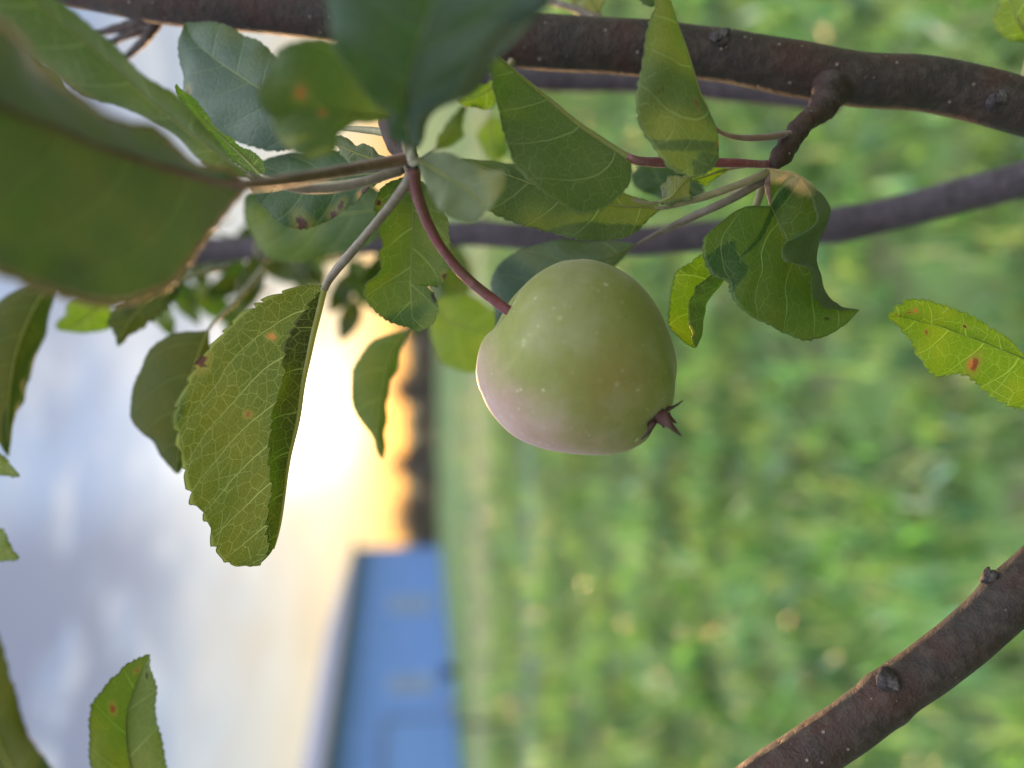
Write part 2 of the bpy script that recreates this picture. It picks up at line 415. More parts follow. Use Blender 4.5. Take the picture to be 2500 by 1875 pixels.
def leaf(label, rails, us, mat, show='top', ref=0, teeth=24, tooth=.0007, quilt=.00035, cup=.10, stalk=None, stalk_r=(.0012, .0009),
         stalk_mat=None, rib_mat=None, stains=(), N=150, Mh=16, group=None, rib=(.00042, .00010), rim=.00013, lit_rimcol=None, wave=.0008, seed=0, K=7.5):
    """An apple leaf lofted through rails that run base -> tip; us = each rail's place across the blade (-1 edge, 0 midrib, 1 edge).
       show: the face turned to the viewer on the half `ref` (0: u<0, 1: u>0)."""
    same = len({len(r) for r in rails}) == 1
    rs = [spline(r, N, same) for r in rails]
    im = us.index(0)
    def across(idx, n):
        """rows of N points from rail idx[0] to idx[-1]"""
        rr = [rs[i] for i in idx]; uu = [us[i] for i in idx]
        res, ul = [], []
        for t in np.linspace(0, 1, n):
            if len(rr) == 2:
                p = rr[0] * (1 - t) + rr[1] * t
                bul = 4 * t * (1 - t)
                chord = rr[1] - rr[0]
                al = np.gradient(rs[im], axis=0)
                nn = np.cross(chord, al); nn /= (np.linalg.norm(nn, axis=1)[:, None] + 1e-12)
                if np.dot(nn[N // 2], CAM - rs[im][N // 2]) < 0: nn = -nn
                p = p + nn * (bul * cup * np.linalg.norm(chord, axis=1)[:, None])
                u = uu[0] * (1 - t) + uu[1] * t
            else:
                q = np.stack(rr, 0)                     # k,N,3
                kk = np.linspace(0, len(rr) - 1, len(rr))
                x = t * (len(rr) - 1); i = min(int(x), len(rr) - 2); s = x - i
                mm = np.zeros_like(q); mm[1:-1] = (q[2:] - q[:-2]) / 2; mm[0] = q[1] - q[0]; mm[-1] = q[-1] - q[-2]
                p = ((2*s**3-3*s**2+1) * q[i] + (s**3-2*s**2+s) * mm[i] + (-2*s**3+3*s**2) * q[i+1] + (s**3-s**2) * mm[i+1])
                u = uu[i] * (1 - s) + uu[i+1] * s
            res.append(p); ul.append(u)
        return res, ul
    A, ua = across(list(range(0, im + 1)), Mh)
    B, ub = across(list(range(im, len(rails))), Mh)
    rows = np.array(A + B[1:]); ul = np.array(ua + ub[1:])       # m,N,3
    m = len(rows)
    v = np.linspace(0, 1, N)
    # normals of the loft
    gu = np.gradient(rows, axis=0); gv = np.gradient(rows, axis=1)
    nn = np.cross(gu, gv); nn /= (np.linalg.norm(nn, axis=2)[:, :, None] + 1e-12)
    half = (ul < -.05) if ref == 0 else (ul > .05)
    flip = np.sum(nn[half] * (CAM - rows[half])) < 0
    if show == 'under': flip = not flip
    if flip: nn = -nn
    rg = np.random.default_rng(seed + 5)
    ph = rg.uniform(0, 6.28, 6)
    U = ul[:, None]; Vv = v[None, :]
    du = np.concatenate([[0], np.cumsum(np.linalg.norm(np.diff(rows[:, N // 2], axis=0), axis=1))])
    du = du - np.interp(0, ul, du)
    dv = np.concatenate([[0], np.cumsum(np.linalg.norm(np.diff(rs[im], axis=0), axis=1))])
    wid = np.linalg.norm(np.diff(rows, axis=0), axis=2).sum(0); wid = wid / (wid[N // 2] + 1e-9)
    xm = np.abs(du[:, None] * wid[None, :] * 100); ym = dv[None, :] * 100
    f = np.mod((ym - .50 * xm - .15 * xm * xm) * .95 + .5 * (U > 0) + 10, 1.0)
    env = np.clip(np.sin(np.pi * Vv), 0, 1) ** .5
    disp = quilt * (np.sin(np.pi * np.mod(f + .5, 1.0)) - .5) * np.abs(U) ** .4 * env
    disp = disp + wave * env * U ** 2 * (np.sin(9 * Vv + 2 * U + ph[0]) + .6 * np.sin(17 * Vv - 3 * U + ph[1]) + .35 * np.sin(31 * Vv + ph[2] + 5 * np.sign(U)))
    rows = rows + nn * disp[:, :, None]
    # toothed margin
    fade = np.clip(np.minimum(v / .05, (1 - v) / .015), 0, 1)
    for e, o in ((0, 1), (m - 1, m - 2)):
        jit = np.interp(v, np.linspace(0, 1, 40), rg.uniform(-.35, .35, 40))
        s = np.mod(v * teeth + jit + rg.uniform(), 1.0)
        amp = tooth * (np.where(s < .72, (s / .72) ** .6, ((1 - s) / .28) ** 1.0) - .35) * fade
        amp = amp * np.interp(v, np.linspace(0, 1, 30), rg.uniform(.6, 1.3, 30))
        d = rows[e] - rows[e + (2 if e == 0 else -2)]
        d /= (np.linalg.norm(d, axis=1)[:, None] + 1e-9)
        along = np.gradient(rows[e], axis=0); along /= (np.linalg.norm(along, axis=1)[:, None] + 1e-9)
        rows[e] = rows[e] + d * amp[:, None] + along * (np.maximum(amp, 0) * .5)[:, None]
    Vt = rows.reshape(-1, 3)
    F, FU = [], []
    for i in range(m - 1):
        for j in range(N - 1):
            q = (i*N + j, (i+1)*N + j, (i+1)*N + j+1, i*N + j+1)
            F.append(q[::-1] if flip else q)
    luv = np.zeros((len(Vt), 2)); lme = np.zeros((len(Vt), 2))
    for i in range(m):
        luv[i*N:(i+1)*N, 0] = .5 + .5 * ul[i]; luv[i*N:(i+1)*N, 1] = v
        lme[i*N:(i+1)*N, 0] = du[i] * wid * 100; lme[i*N:(i+1)*N, 1] = dv * 100
    # a rounded rim along both edges
    Vx = [Vt]; LU = [luv]; LM = [lme]; nb = len(Vt)
    for e in (0, m - 1):
        path = rows[e]; rad = rim
        al = np.gradient(path, axis=0); al /= (np.linalg.norm(al, axis=1)[:, None] + 1e-12)
        n_ = nn[e]; b_ = np.cross(al, n_)
        ring = np.stack([path + n_ * rad, path + b_ * rad, path - n_ * rad, path - b_ * rad], 1)   # N,4,3
        Vx.append(ring.reshape(-1, 3))
        uu = np.zeros((4 * N, 2)); uu[:, 0] = .5 + .5 * ul[e]; uu[:, 1] = np.repeat(v, 4); LU.append(uu)
        um = np.zeros((4 * N, 2)); um[:, 0] = du[e] * 100; um[:, 1] = np.repeat(dv, 4) * 100; LM.append(um)
        for j in range(N - 1):
            for k in range(4):
                k2 = (k + 1) % 4
                F.append((nb + j*4 + k, nb + j*4 + k2, nb + (j+1)*4 + k2, nb + (j+1)*4 + k))
        nb += 4 * N
    Vt = np.concatenate(Vx); luv = np.concatenate(LU); lme = np.concatenate(LM)
    base = rs[im][0]
    root = empty('apple_leaf', base)
    tag(root, label, 'leaf', group or 'leaves of the apple tree')
    ob = link('leaf_blade', Vt, F, mat, base, root)
    me = ob.data
    vi = np.zeros(len(me.loops), int); me.loops.foreach_get('vertex_index', vi)
    l1 = me.uv_layers.new(name='leaf'); l1.data.foreach_set('uv', luv[vi].ravel())
    l2 = me.uv_layers.new(name='metric'); l2.data.foreach_set('uv', lme[vi].ravel())
    sc = np.zeros((len(Vt), 4))
    if stains:
        sg = luv[:, 0] * 2 - 1
        h_ = .5 * (du[-1] - du[0]); Lm = dv[-1]
        for (su, sv, r, c) in stains:
            dd = np.hypot((sg - su) * h_, (luv[:, 1] - sv) * Lm)
            th = np.arctan2((luv[:, 1] - sv) * Lm, (sg - su) * h_)
            rr = r * (1 + .16 * np.sin(2 * th + su * 20) + .08 * np.sin(3 * th + sv * 30))
            al = np.clip((rr * 1.25 - dd) / (rr * .5 + 1e-9), 0, 1)
            if c is not STRAW and c is not BLACK:
                ha = .5 * np.clip((rr * 2.6 - dd) / (rr * 1.6 + 1e-9), 0, 1); kh = ha > sc[:, 3]
                sc[kh, :3] = (.27, .25, .05); sc[kh, 3] = ha[kh]
            k = al > sc[:, 3]
            sc[k, :3] = c; sc[k, 3] = al[k]
    if lit_rimcol is not None:
        e_ = np.abs(luv[:, 0] * 2 - 1) > .985; sc[e_, :3] = lit_rimcol; sc[e_, 3] = .85  # paints sunlight on the downy margin into the rim colour
    at = me.attributes.new('stain_and_lit_rim', 'FLOAT_COLOR', 'POINT'); at.data.foreach_set('color', sc.ravel())
    # stalk running on into the midrib
    mid = rs[im]
    nm = nn[len(A) - 1] * (-1)
    if show == 'top' and rib == (.00042, .00010): rib = (.00024, .00008)
    rp = mid[:: max(1, N // 24)] + nm[:: max(1, N // 24)] * .0001
    rV, rF = tube_geo(rp[:-1], rib, n=40, sides=8, seed=seed)
    if stalk is not None:
        sp = np.concatenate([stalk, mid[2:5:2] + nm[2:5:2] * .0002])
        sV, sF = tube_geo(sp, list(stalk_r) + [rib[0] * 1.05], n=36, sides=12, lump=.05, seed=seed, hairs=420 if stalk_mat in (ST_GREY, ST_GREEN, ST_BROWN, ST_RED) else 0)
        link('leaf_stalk', sV, sF, stalk_mat or ST_GREEN, base, root)
    rb = link('midrib', rV, rF, rib_mat or RIB, base, root)
    return root

# A: the sharp hanging leaf, folded along its midrib
leaf('large hanging leaf folded along its midrib, pale net of veins, against the white glow',
     [rail('793,696 740,698 668,727 610,756 570,785 525,832 489,870 462,919 442,968 433,1017 436,1070 447,1128 460,1173 476,1231 503,1262 516,1307 534,1347 560,1374 614,1383', .199, .207, .213, .213, .208, .201),
      rail('793,696 775,772 764,816 752,874 744,910 737,950 730,1008 721,1053 708,1106 699,1160 692,1218 686,1262 677,1307 663,1347 630,1382', .199, .199, .200, .201, .201),
      rail('793,698 770,727 752,754 721,798 703,838 694,892 692,928 686,968 668,1012 663,1048 657,1088 654,1128 657,1173 654,1218 659,1262 661,1316 664,1340 634,1381', .199, .1972, .1955, .1955, .1975, .2005)],
     [-1, 0, 1], L_HERO, show='top', ref=0, teeth=19, tooth=.0016, cup=-.06, N=240, Mh=30, quilt=.0006, K=6.5,
     stalk=rail('1012,408 990,450 955,500 905,560 850,625 805,680', .186, .188, .192, .196, .199), stalk_r=(.0013, .0012, .0011, .0012), stalk_mat=ST_GREY, rib=(.0009, .00025),
     stains=[(-.55, .25, .0009, ORANGE), (-.45, .5, .0006, RUST), (-.98, .4, .0012, BROWN)], seed=1)

# B: the big blurred leaf close to the lens
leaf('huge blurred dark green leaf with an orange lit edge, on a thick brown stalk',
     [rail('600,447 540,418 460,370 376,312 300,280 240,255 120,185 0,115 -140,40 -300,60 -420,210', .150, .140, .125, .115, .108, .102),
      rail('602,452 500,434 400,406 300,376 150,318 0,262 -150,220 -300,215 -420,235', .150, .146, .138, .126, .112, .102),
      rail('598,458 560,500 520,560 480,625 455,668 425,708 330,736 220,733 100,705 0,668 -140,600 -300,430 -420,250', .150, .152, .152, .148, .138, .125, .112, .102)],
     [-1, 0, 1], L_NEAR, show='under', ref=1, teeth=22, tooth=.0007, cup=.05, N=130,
     stalk=rail('1005,384 960,395 900,405 800,424 700,440 640,448', .186, .183, .178, .168, .158, .152), stalk_r=(.0017, .0014, .0013, .0013), stalk_mat=ST_BROWN, rib_mat=RIB_R, rib=(.0011, .0004), rim=.0006, lit_rimcol=(.50, .34, .19), quilt=.0011, wave=.0022, seed=2)

# C: long leaf running to the top corner
leaf('long narrow leaf with a pale turned-up half, above the huge blurred leaf',
     [rail('624,428 570,395 500,318 430,240 330,155 250,85 160,20 60,-50 -60,-110', .178, .172, .166, .160, .155, .150),
      rail('622,432 540,380 400,272 300,185 220,112 130,40 40,-30 -60,-112', .178, .174, .168, .162, .156, .150),
      rail('618,436 510,398 390,312 300,268 240,247 180,217 110,158 50,100 0,45 -40,-20 -62,-110', .178, .176, .172, .168, .160, .150)],
     [-1, 0, 1], L_MID, show='under', ref=0, teeth=24, tooth=.0005, cup=.10, seed=3,
     stalk=rail('985,412 930,430 860,452 780,462 710,458 650,440', .189, .188, .186, .183, .180), stalk_r=(.0012, .0011, .0010), stalk_mat=ST_GREY)

# E: dark glossy leaf under the thick branch
leaf('dark glossy leaf with a bluish sheen tucked under the thick branch by the sky gap',
     [rail('770,310 740,345 680,368 600,352 540,325 490,285 452,238 440,170 436,110 450,60', .218, .222, .226, .228, .230),
      rail('770,305 690,250 600,195 520,140 470,95 450,58', .216, .220, .225, .229, .231),
      rail('765,295 730,210 680,140 600,90 530,60 450,56', .216, .222, .228, .230, .232)],
     [-1, 0, 1], L_SHEEN, show='top', ref=0, teeth=26, tooth=.0006, seed=4, stalk=rail('985,330 900,318 830,312', .196, .205, .212), stains=[(-.9, .68, .0012, BROWN)])

leaf('narrow yellow-green leaf filling the gap between the dark glossy leaf and the long narrow leaf',
     [rail('646,432 640,400 615,370 575,345 530,310 490,270 455,232 432,205', .205, .208, .212, .214, .214),
      rail('644,434 600,390 545,340 490,285 430,206', .205, .207, .210, .212, .213),
      rail('640,436 585,405 525,360 475,305 440,250 428,208', .205, .207, .208, .210, .213)],
     [-1, 0, 1], L_LIME, show='under', ref=0, teeth=24, tooth=.0005, seed=41, stalk=rail('975,418 900,440 800,452 700,446', .190, .196, .202))

# F: rounded blurred leaf with orange spots
leaf('rounded soft green leaf with two orange rust spots, under the thick branch',
     [rail('960,284 925,245 900,200 870,150 802,107 762,100 716,107 675,127 650,180 629,231 640,262 661,281', .162, .156, .150, .146, .145, .146, .148),
      rail('960,286 890,280 800,267 720,272 661,281', .162, .157, .152, .149, .148),
      rail('960,290 889,294 860,310 826,347 797,376 762,386 721,373 687,347 666,312 661,283', .162, .156, .148, .146, .147, .148)],
     [-1, 0, 1], L_PALE, show='top', ref=0, teeth=16, tooth=.0004, cup=.12, seed=5,
     stains=[(-.30, .72, .0011, ORANGE), (.12, .62, .0009, ORANGE)], stalk=rail('1000,385 985,330 968,295', .186, .176, .165))

# G: big blurred leaf at the top
leaf('big blurred leaf hanging down over the thick branch with a pale rolled edge',
     [rail('1003,362 960,335 950,300 956,281 933,260 907,237 878,203 855,162 820,116 808,58 800,0 810,-80 870,-180 1000,-300', .156, .150, .144, .138, .132, .126, .120, .115),
      rail('1005,365 995,310 988,250 1000,170 1030,80 1055,-10 1060,-120 1030,-230 1005,-302', .156, .150, .143, .135, .127, .120, .115),
      rail('1024,362 1036,340 1044,300 1070,266 1126,222 1184,172 1246,112 1306,40 1345,-10 1345,-100 1232,-210 1010,-302', .156, .150, .144, .138, .130, .122, .115),
      rail('1012,364 1018,340 1022,295 1044,258 1098,208 1155,158 1215,98 1276,28 1312,-20 1310,-100 1215,-200 1008,-302', .1555, .148, .141, .135, .127, .119, .115)],
     [-1, 0, .8, 1], L_SHEEN, show='top', ref=0, teeth=24, tooth=.0005, cup=.06, quilt=.0013, wave=.0018, seed=6, stalk=rail('1005,388 1004,375', .184, .168))

# H: underside leaf with strong arching veins
leaf('olive leaf with a matt underside, arching pale veins and a red stalk',
     [rail('1541,393 1537,441 1503,486 1435,520 1390,505 1311,458 1264,412 1240,355 1227,304 1215,246 1203,203 1195,150 1190,118', .197, .193, .190, .188, .186, .184, .184),
      rail('1541,391 1500,365 1460,338 1414,307 1360,262 1300,212 1243,165 1205,130 1190,116', .197, .197, .196, .195, .193, .190, .186),
      rail('1541,392 1495,372 1440,345 1400,322 1350,280 1295,232 1250,190 1210,145 1190,117', .198, .206, .214, .218, .216, .208, .188)],
     [-1, 0, 1], L_MID, show='under', ref=0, teeth=22, tooth=.0007, cup=.10, seed=7, quilt=.0007, K=6,
     stalk=rail('1908,386 1872,400 1800,398 1700,396 1620,396 1565,394', .211, .205, .200, .199, .198, .197), stalk_r=(.0011, .0010, .0012, .0014), stalk_mat=ST_RED, rib=(.0010, .0004))

# I: upright leaf in front of the thick branch
leaf('yellow-green leaf standing across the thick branch, a rust spot on its underside',
     [rail('1741,312 1745,345 1749,378 1732,407 1706,428 1669,426 1634,407 1605,368 1572,318 1556,265 1557,220 1566,170 1574,125 1584,67 1600,30 1604,-10 1612,-50', .192, .189, .187, .185, .184, .184, .186, .188),
      rail('1741,311 1727,269 1709,231 1692,174 1674,116 1655,62 1640,15 1625,-25 1614,-50', .192, .192, .191, .190, .189, .188, .188),
      rail('1741,313 1724,280 1704,238 1685,180 1665,120 1645,62 1632,15 1620,-25 1614,-50', .193, .200, .208, .212, .208, .198, .189)],
     [-1, 0, 1], L_MID, show='under', ref=0, teeth=24, tooth=.0007, cup=.12, seed=8,
     stalk=rail('1948,328 1918,328 1880,334 1820,337 1775,330 1750,317', .211, .206, .201, .197, .194, .192), stalk_r=(.0011, .0009, .0008), stalk_mat=ST_BROWN,
     stains=[(-.28, .30, .0009, RUST), (-.75, .12, .0009, ORANGE), (-.65, .52, .0004, BROWN)])

# J: net-veined leaf behind H
leaf('leaf with a fine bright net of veins, under the olive arching-veined leaf',
     [rail('1612,512 1594,524 1537,573 1470,586 1390,578 1300,556 1232,532 1180,500 1145,450 1125,395', .208, .210, .212, .214, .215, .214),
      rail('1612,508 1480,498 1350,465 1230,425 1170,405 1125,392', .208, .210, .212, .213, .214),
      rail('1606,500 1500,455 1420,415 1340,398 1260,394 1180,388 1125,390', .208, .212, .217, .219, .218, .215)],
     [-1, 0, 1], L_MID, show='under', ref=0, teeth=26, tooth=.0006, cup=.04, seed=9,
     stalk=rail('1904,390 1872,422 1830,440 1740,474 1670,495 1625,507', .210, .205, .205, .207, .208), stalk_r=(.0013, .0011, .0010), stalk_mat=ST_GREEN)

# K: blue-green leaf behind the apple
leaf('blue-green leaf just behind the top of the apple on a downy mauve stalk',
     [rail('1548,597 1500,588 1400,584 1310,598 1250,624 1215,658 1200,695 1204,740 1212,800', .224, .230, .236, .240, .242),
      rail('1548,600 1463,644 1390,690 1310,740 1212,806', .224, .227, .232, .238, .243),
      rail('1546,604 1526,622 1491,660 1450,730 1380,800 1290,830 1214,808', .224, .226, .230, .236, .243)],
     [-1, 0, 1], L_SHEEN, show='top', ref=0, teeth=24, tooth=.0004, seed=10,
     stalk=rail('1906,388 1866,436 1800,478 1700,525 1620,562 1560,594', .211, .208, .208, .213, .219, .224), stalk_r=(.0014, .0012, .0011), stalk_mat=ST_GREY)

# L: pale leaf right of the knot
leaf('small pale blurred leaf hanging over the red fruit stalk',
     [rail('1022,388 1045,372 1080,374 1130,392 1180,408 1232,420 1228,460 1195,512', .172, .168, .164, .162, .160),
      rail('1022,390 1080,425 1130,455 1170,490 1193,514', .172, .168, .165, .162, .160),
      rail('1020,394 1030,430 1050,475 1080,515 1120,538 1155,540 1191,515', .172, .168, .164, .162, .160)],
     [-1, 0, 1], L_PALE, show='under', ref=0, teeth=14, tooth=.0004, cup=.08, seed=11, stalk=rail('1008,395 1014,392', .182, .176))

# M: glossy serrated leaf behind the fruit stalk
leaf('glossy green leaf behind the red fruit stalk, brown dead patch at its notched edge',
     [rail('1002,430 940,455 916,502 919,534 927,574 936,598 925,618 927,653 896,690 890,710 896,734 913,751 936,771 965,789 1006,804 1012,808', .204, .209, .212, .214, .213, .211, .210),
      rail('1005,430 1008,493 1006,595 1003,638 1003,710 1006,770 1014,808', .204, .212, .216, .215, .212, .210),
      rail('1008,430 1060,470 1092,537 1090,566 1092,618 1095,650 1090,684 1069,702 1051,700 1062,712 1071,735 1068,765 1058,789 1029,806 1016,808', .204, .209, .211, .210, .209, .209, .210)],
     [-1, 0, 1], L_MID, show='top', ref=0, teeth=30, tooth=.0006, cup=-.06, N=200, seed=12, quilt=.0006,
     stains=[(.88, .76, .0012, BLACK), (.93, .70, .0010, STRAW), (.97, .58, .0010, BROWN), (-.9, .22, .0007, BROWN)], stalk=rail('1004,405 1004,420', .192, .200))

# N: spotted leaf
leaf('green leaf with brown scorched spots along its toothed edge, below the thick brown stalk',
     [rail('950,425 890,468 867,493 838,511 809,534 768,551 734,558 699,548 670,525 635,493 612,462', .208, .214, .218, .220, .222, .222),
      rail('950,420 860,428 760,440 690,448 612,458', .206, .212, .217, .220, .222),
      rail('945,415 900,395 840,378 760,368 690,374 640,394 615,430 611,455', .206, .214, .222, .228, .230, .223)],
     [-1, 0, 1], L_DARK, show='top', ref=0, teeth=26, tooth=.0007, seed=13, cup=.05,
     stains=[(-.92, .16, .0018, BROWN), (-.86, .22, .0013, ORANGE), (-.85, .36, .0014, BROWN), (-.93, .42, .0014, BROWN), (-.9, .62, .0018, BROWN), (-.95, .63, .0008, ORANGE)],
     stalk=rail('1000,405 970,415', .192, .200))

# O: larger blurrier leaf behind N
leaf('broad dim leaf behind the scorched spotted leaf, its toothed edge over bright sky gaps',
     [rail('960,520 900,595 806,622 734,640 664,630 629,590 601,545 596,490', .250, .262, .270, .272, .270),
      rail('960,505 860,520 760,530 670,515 596,485', .248, .256, .264, .268, .270),
      rail('950,480 880,440 780,420 690,430 597,480', .250, .262, .270, .274, .270)],
     [-1, 0, 1], L_MID, show='top', ref=0, teeth=22, tooth=.0005, seed=14, stalk=rail('1010,440 985,480', .205, .235))

# P..T: dark blurred leaves at the sky side
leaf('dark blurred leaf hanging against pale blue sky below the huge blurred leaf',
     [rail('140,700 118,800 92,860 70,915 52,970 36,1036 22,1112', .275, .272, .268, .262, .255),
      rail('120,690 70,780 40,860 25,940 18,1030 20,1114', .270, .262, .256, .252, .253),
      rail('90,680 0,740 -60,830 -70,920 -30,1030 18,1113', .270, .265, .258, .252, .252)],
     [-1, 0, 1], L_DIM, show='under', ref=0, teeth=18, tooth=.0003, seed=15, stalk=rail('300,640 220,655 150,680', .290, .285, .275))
leaf('small yellow-green blurred leaf tip under the huge blurred leaf, white sky below it',
     [rail('250,690 272,774 268,800 210,812 150,806 138,798', .290, .286, .282, .280, .280),
      rail('245,690 235,740 215,770 175,792 136,799', .290, .286, .283, .281, .280),
      rail('240,690 190,720 160,755 138,790 135,799', .290, .286, .282, .280, .280)],
     [-1, 0, 1], L_LIME, show='under', ref=0, teeth=12, tooth=.0003, seed=16, stalk=rail('320,640 270,670', .300, .292))
leaf('dark blurred leaf with a ragged tip over white sky gaps, below the orange lit edge',
     [rail('440,690 420,735 360,790 320,815 298,838 286,842', .268, .265, .262, .260, .259),
      rail('430,690 370,730 320,780 286,840', .268, .264, .261, .259),
      rail('420,690 330,715 285,745 275,790 284,838', .268, .264, .261, .259)],
     [-1, 0, 1], L_DIM, show='under', ref=0, teeth=9, tooth=.0016, seed=17, stalk=rail('560,650 490,668', .290, .275))
leaf('dark drooping leaf partly hidden by the folded hanging leaf, white sky below its tip',
     [rail('505,805 430,815 380,850 340,905 320,960 315,1010 335,1050 375,1085 405,1120 432,1156', .250, .248, .247, .246, .246),
      rail('507,808 480,880 455,960 438,1060 434,1156', .250, .246, .243, .243, .245),
      rail('510,808 520,880 510,970 480,1070 437,1155', .250, .252, .254, .252, .246)],
     [-1, 0, 1], L_DIM, show='under', ref=0, teeth=20, tooth=.0004, seed=18, stalk=rail('640,660 580,730 520,790', .300, .275, .254))
leaf('blurred leaf with a glowing orange rim, pointing down at the sunset',
     [rail('992,806 940,815 901,838 874,884 861,915 863,976 879,1026 903,1064 915,1099 932,1120', .272, .270, .268, .266, .266),
      rail('992,808 955,870 935,950 925,1030 925,1075 934,1121', .272, .268, .264, .264, .266),
      rail('995,808 980,850 967,905 950,966 936,1036 940,1090 936,1120', .272, .274, .274, .271, .267)],
     [-1, 0, 1], L_MID, show='under', ref=0, teeth=18, tooth=.0004, seed=19, stalk=rail('1060,640 1030,730 1005,790', .310, .295, .275))
leaf('blurred yellow-green leaf half hidden behind the stalk side of the apple',
     [rail('1050,745 1046,790 1052,840 1085,885 1130,906 1185,905 1235,880', .310, .306, .303, .301, .300),
      rail('1052,742 1090,782 1130,798 1180,812 1236,830', .310, .306, .303, .301, .300),
      rail('1056,738 1110,720 1160,725 1200,755 1236,800', .310, .308, .306, .303, .300)],
     [-1, 0, 1], L_LIME, show='under', ref=0, teeth=16, tooth=.0004, seed=20, stalk=rail('1070,610 1055,680', .320, .312))

# V1: small curled leaf by the apple
leaf('small curled bright green leaf beside the apple, one half rolled over',
     [rail('1745,612 1716,621 1681,644 1655,667 1643,707 1635,739 1632,777 1643,812 1669,835 1695,850', .206, .208, .210, .211, .209, .206),
      rail('1750,650 1738,668 1722,690 1708,712 1699,740 1694,768 1692,795 1693,815 1695,832 1697,850', .206, .211, .213, .214, .212, .206),
      rail('1770,672 1767,684 1755,702 1742,720 1731,738 1722,756 1717,780 1716,802 1711,828 1700,849', .206, .205, .204, .204, .204, .206),
      rail('1760,655 1735,674 1718,692 1701,711 1688,730 1678,757 1677,786 1684,812 1697,830 1699,848', .205, .199, .197, .197, .198, .2055)],
     [-1, 0, .5, 1], L_LIME, show='top', ref=0, teeth=22, tooth=.0007, seed=21, cup=.05, stalk=rail('1868,432 1840,520 1800,600 1765,640', .212, .212, .210, .207),
     stains=[(-.1, .985, .0006, STRAW)])

# V2: big curled leaf
leaf('large crinkled dark green leaf, one side rolled over, with a straw-yellow dead corner',
     [rail('1881,503 1814,508 1750,552 1719,588 1722,630 1745,667 1780,686 1785,715 1797,748 1831,774 1878,794 1918,812 1962,829 2005,823 2051,803 2098,757', .198, .196, .194, .193, .193, .194, .196, .200, .208, .214),
      rail('1882,503 1888,516 1897,534 1907,560 1916,582 1926,604 1936,626 1947,653 1957,672 1968,690 1980,706 1995,721 2011,733 2040,745 2070,752 2098,757', .200, .202, .203, .203, .204, .206, .208, .211, .214),
      rail('1880,424 1925,424 1960,440 1990,468 2015,490 2031,514 2022,545 2008,572 1996,612 1991,638 1999,670 2014,705 2034,732 2055,746 2075,752 2098,757', .192, .194, .197, .199, .201, .203, .206, .209, .211, .214),
      rail('1872,412 1930,416 1965,436 1990,470 2000,505 1990,540 1945,566 1915,590 1909,624 1922,648 1970,653 1979,690 1995,728 2030,742 2065,752 2098,757', .190, .190, .190, .190, .189, .189, .191, .198, .206, .214)],
     [-1, 0, .55, 1], L_DARK, show='top', ref=0, teeth=30, tooth=.0006, N=200, Mh=16, seed=22, cup=.08, quilt=.0008, wave=.0010,
     stains=[(.9, .02, .0070, STRAW), (.55, .03, .0060, STRAW), (.75, .08, .0050, STRAW), (-.45, .84, .0007, BLACK), (.1, .9, .0007, BROWN)],
     stalk=rail('1886,408 1876,450 1880,490', .206, .205, .201), stalk_mat=ST_BROWN)

# X: lime leaf entering at the side
leaf('bright lime green leaf lit through, with small rust spots, alone over the grass',
     [rail('2640,960 2570,905 2498,868 2457,832 2413,801 2372,775 2329,757 2293,743 2264,734 2230,732 2204,743 2184,757 2168,772', .208, .206, .204, .202, .200, .199, .200),
      rail('2640,962 2560,905 2498,876 2425,846 2377,827 2329,810 2293,796 2245,786 2208,776 2167,773', .208, .206, .205, .205, .204, .202, .200),
      rail('2640,966 2590,1000 2530,1000 2476,994 2457,986 2423,967 2404,950 2385,931 2360,917 2339,908 2312,914 2288,914 2266,907 2254,890 2237,861 2223,829 2206,810 2182,786 2167,774', .208, .206, .204, .203, .202, .201, .200)],
     [-1, 0, 1], L_LIME, show='top', ref=1, teeth=26, tooth=.0009, N=200, seed=23, quilt=.0006,
     stains=[(.70, .56, .0009, ORANGE), (.68, .545, .0013, RUST), (-.5, .87, .0007, ORANGE), (-.4, .90, .0006, RUST), (-.1, .94, .0005, RUST), (.3, .80, .0005, RUST), (-.45, .62, .0006, BROWN)],
     stalk=rail('2760,1040 2700,1000', .212, .210))

# Y, Z: leaves at the lower sky corner
leaf('toothed green leaf against lilac cloud at the bottom edge, brown spots near its tip',
     [rail('245,2080 232,1960 222,1875 218,1841 220,1795 219,1761 223,1738 229,1712 255,1681 272,1658 289,1646 306,1626 338,1609 362,1598', .176, .178, .180, .182, .184, .186),
      rail('330,2090 330,2000 325,1900 312,1820 310,1750 325,1690 345,1640 364,1599', .176, .180, .183, .185, .186, .186),
      rail('440,2080 420,1960 402,1875 392,1829 381,1772 375,1715 379,1681 375,1658 369,1629 368,1606 365,1598', .176, .178, .180, .182, .184, .186)],
     [-1, 0, 1], L_MID, show='under', ref=0, teeth=30, tooth=.0006, seed=24, cup=.06,
     stains=[(-.45, .68, .0009, RUST), (-.3, .90, .0007, RUST), (.6, .93, .0007, BLACK), (.65, .88, .0008, BLACK)], stalk=rail('300,2200 320,2140', .178, .177))
leaf('dark blurred leaf with an orange rim cut off by the bottom corner',
     [rail('200,2050 123,1875 72,1801 43,1715 17,1629 -2,1560 -60,1450 -160,1380', .146, .150, .153, .154, .155, .156),
      rail('150,2050 60,1930 -10,1800 -80,1640 -162,1382', .146, .148, .150, .152, .156),
      rail('80,2080 -60,1980 -160,1820 -200,1600 -164,1384', .148, .150, .152, .154, .156)],
     [-1, 0, 1], L_DIM, show='under', ref=0, teeth=20, tooth=.0003, seed=25, stalk=rail('260,2200 230,2120', .146, .146))
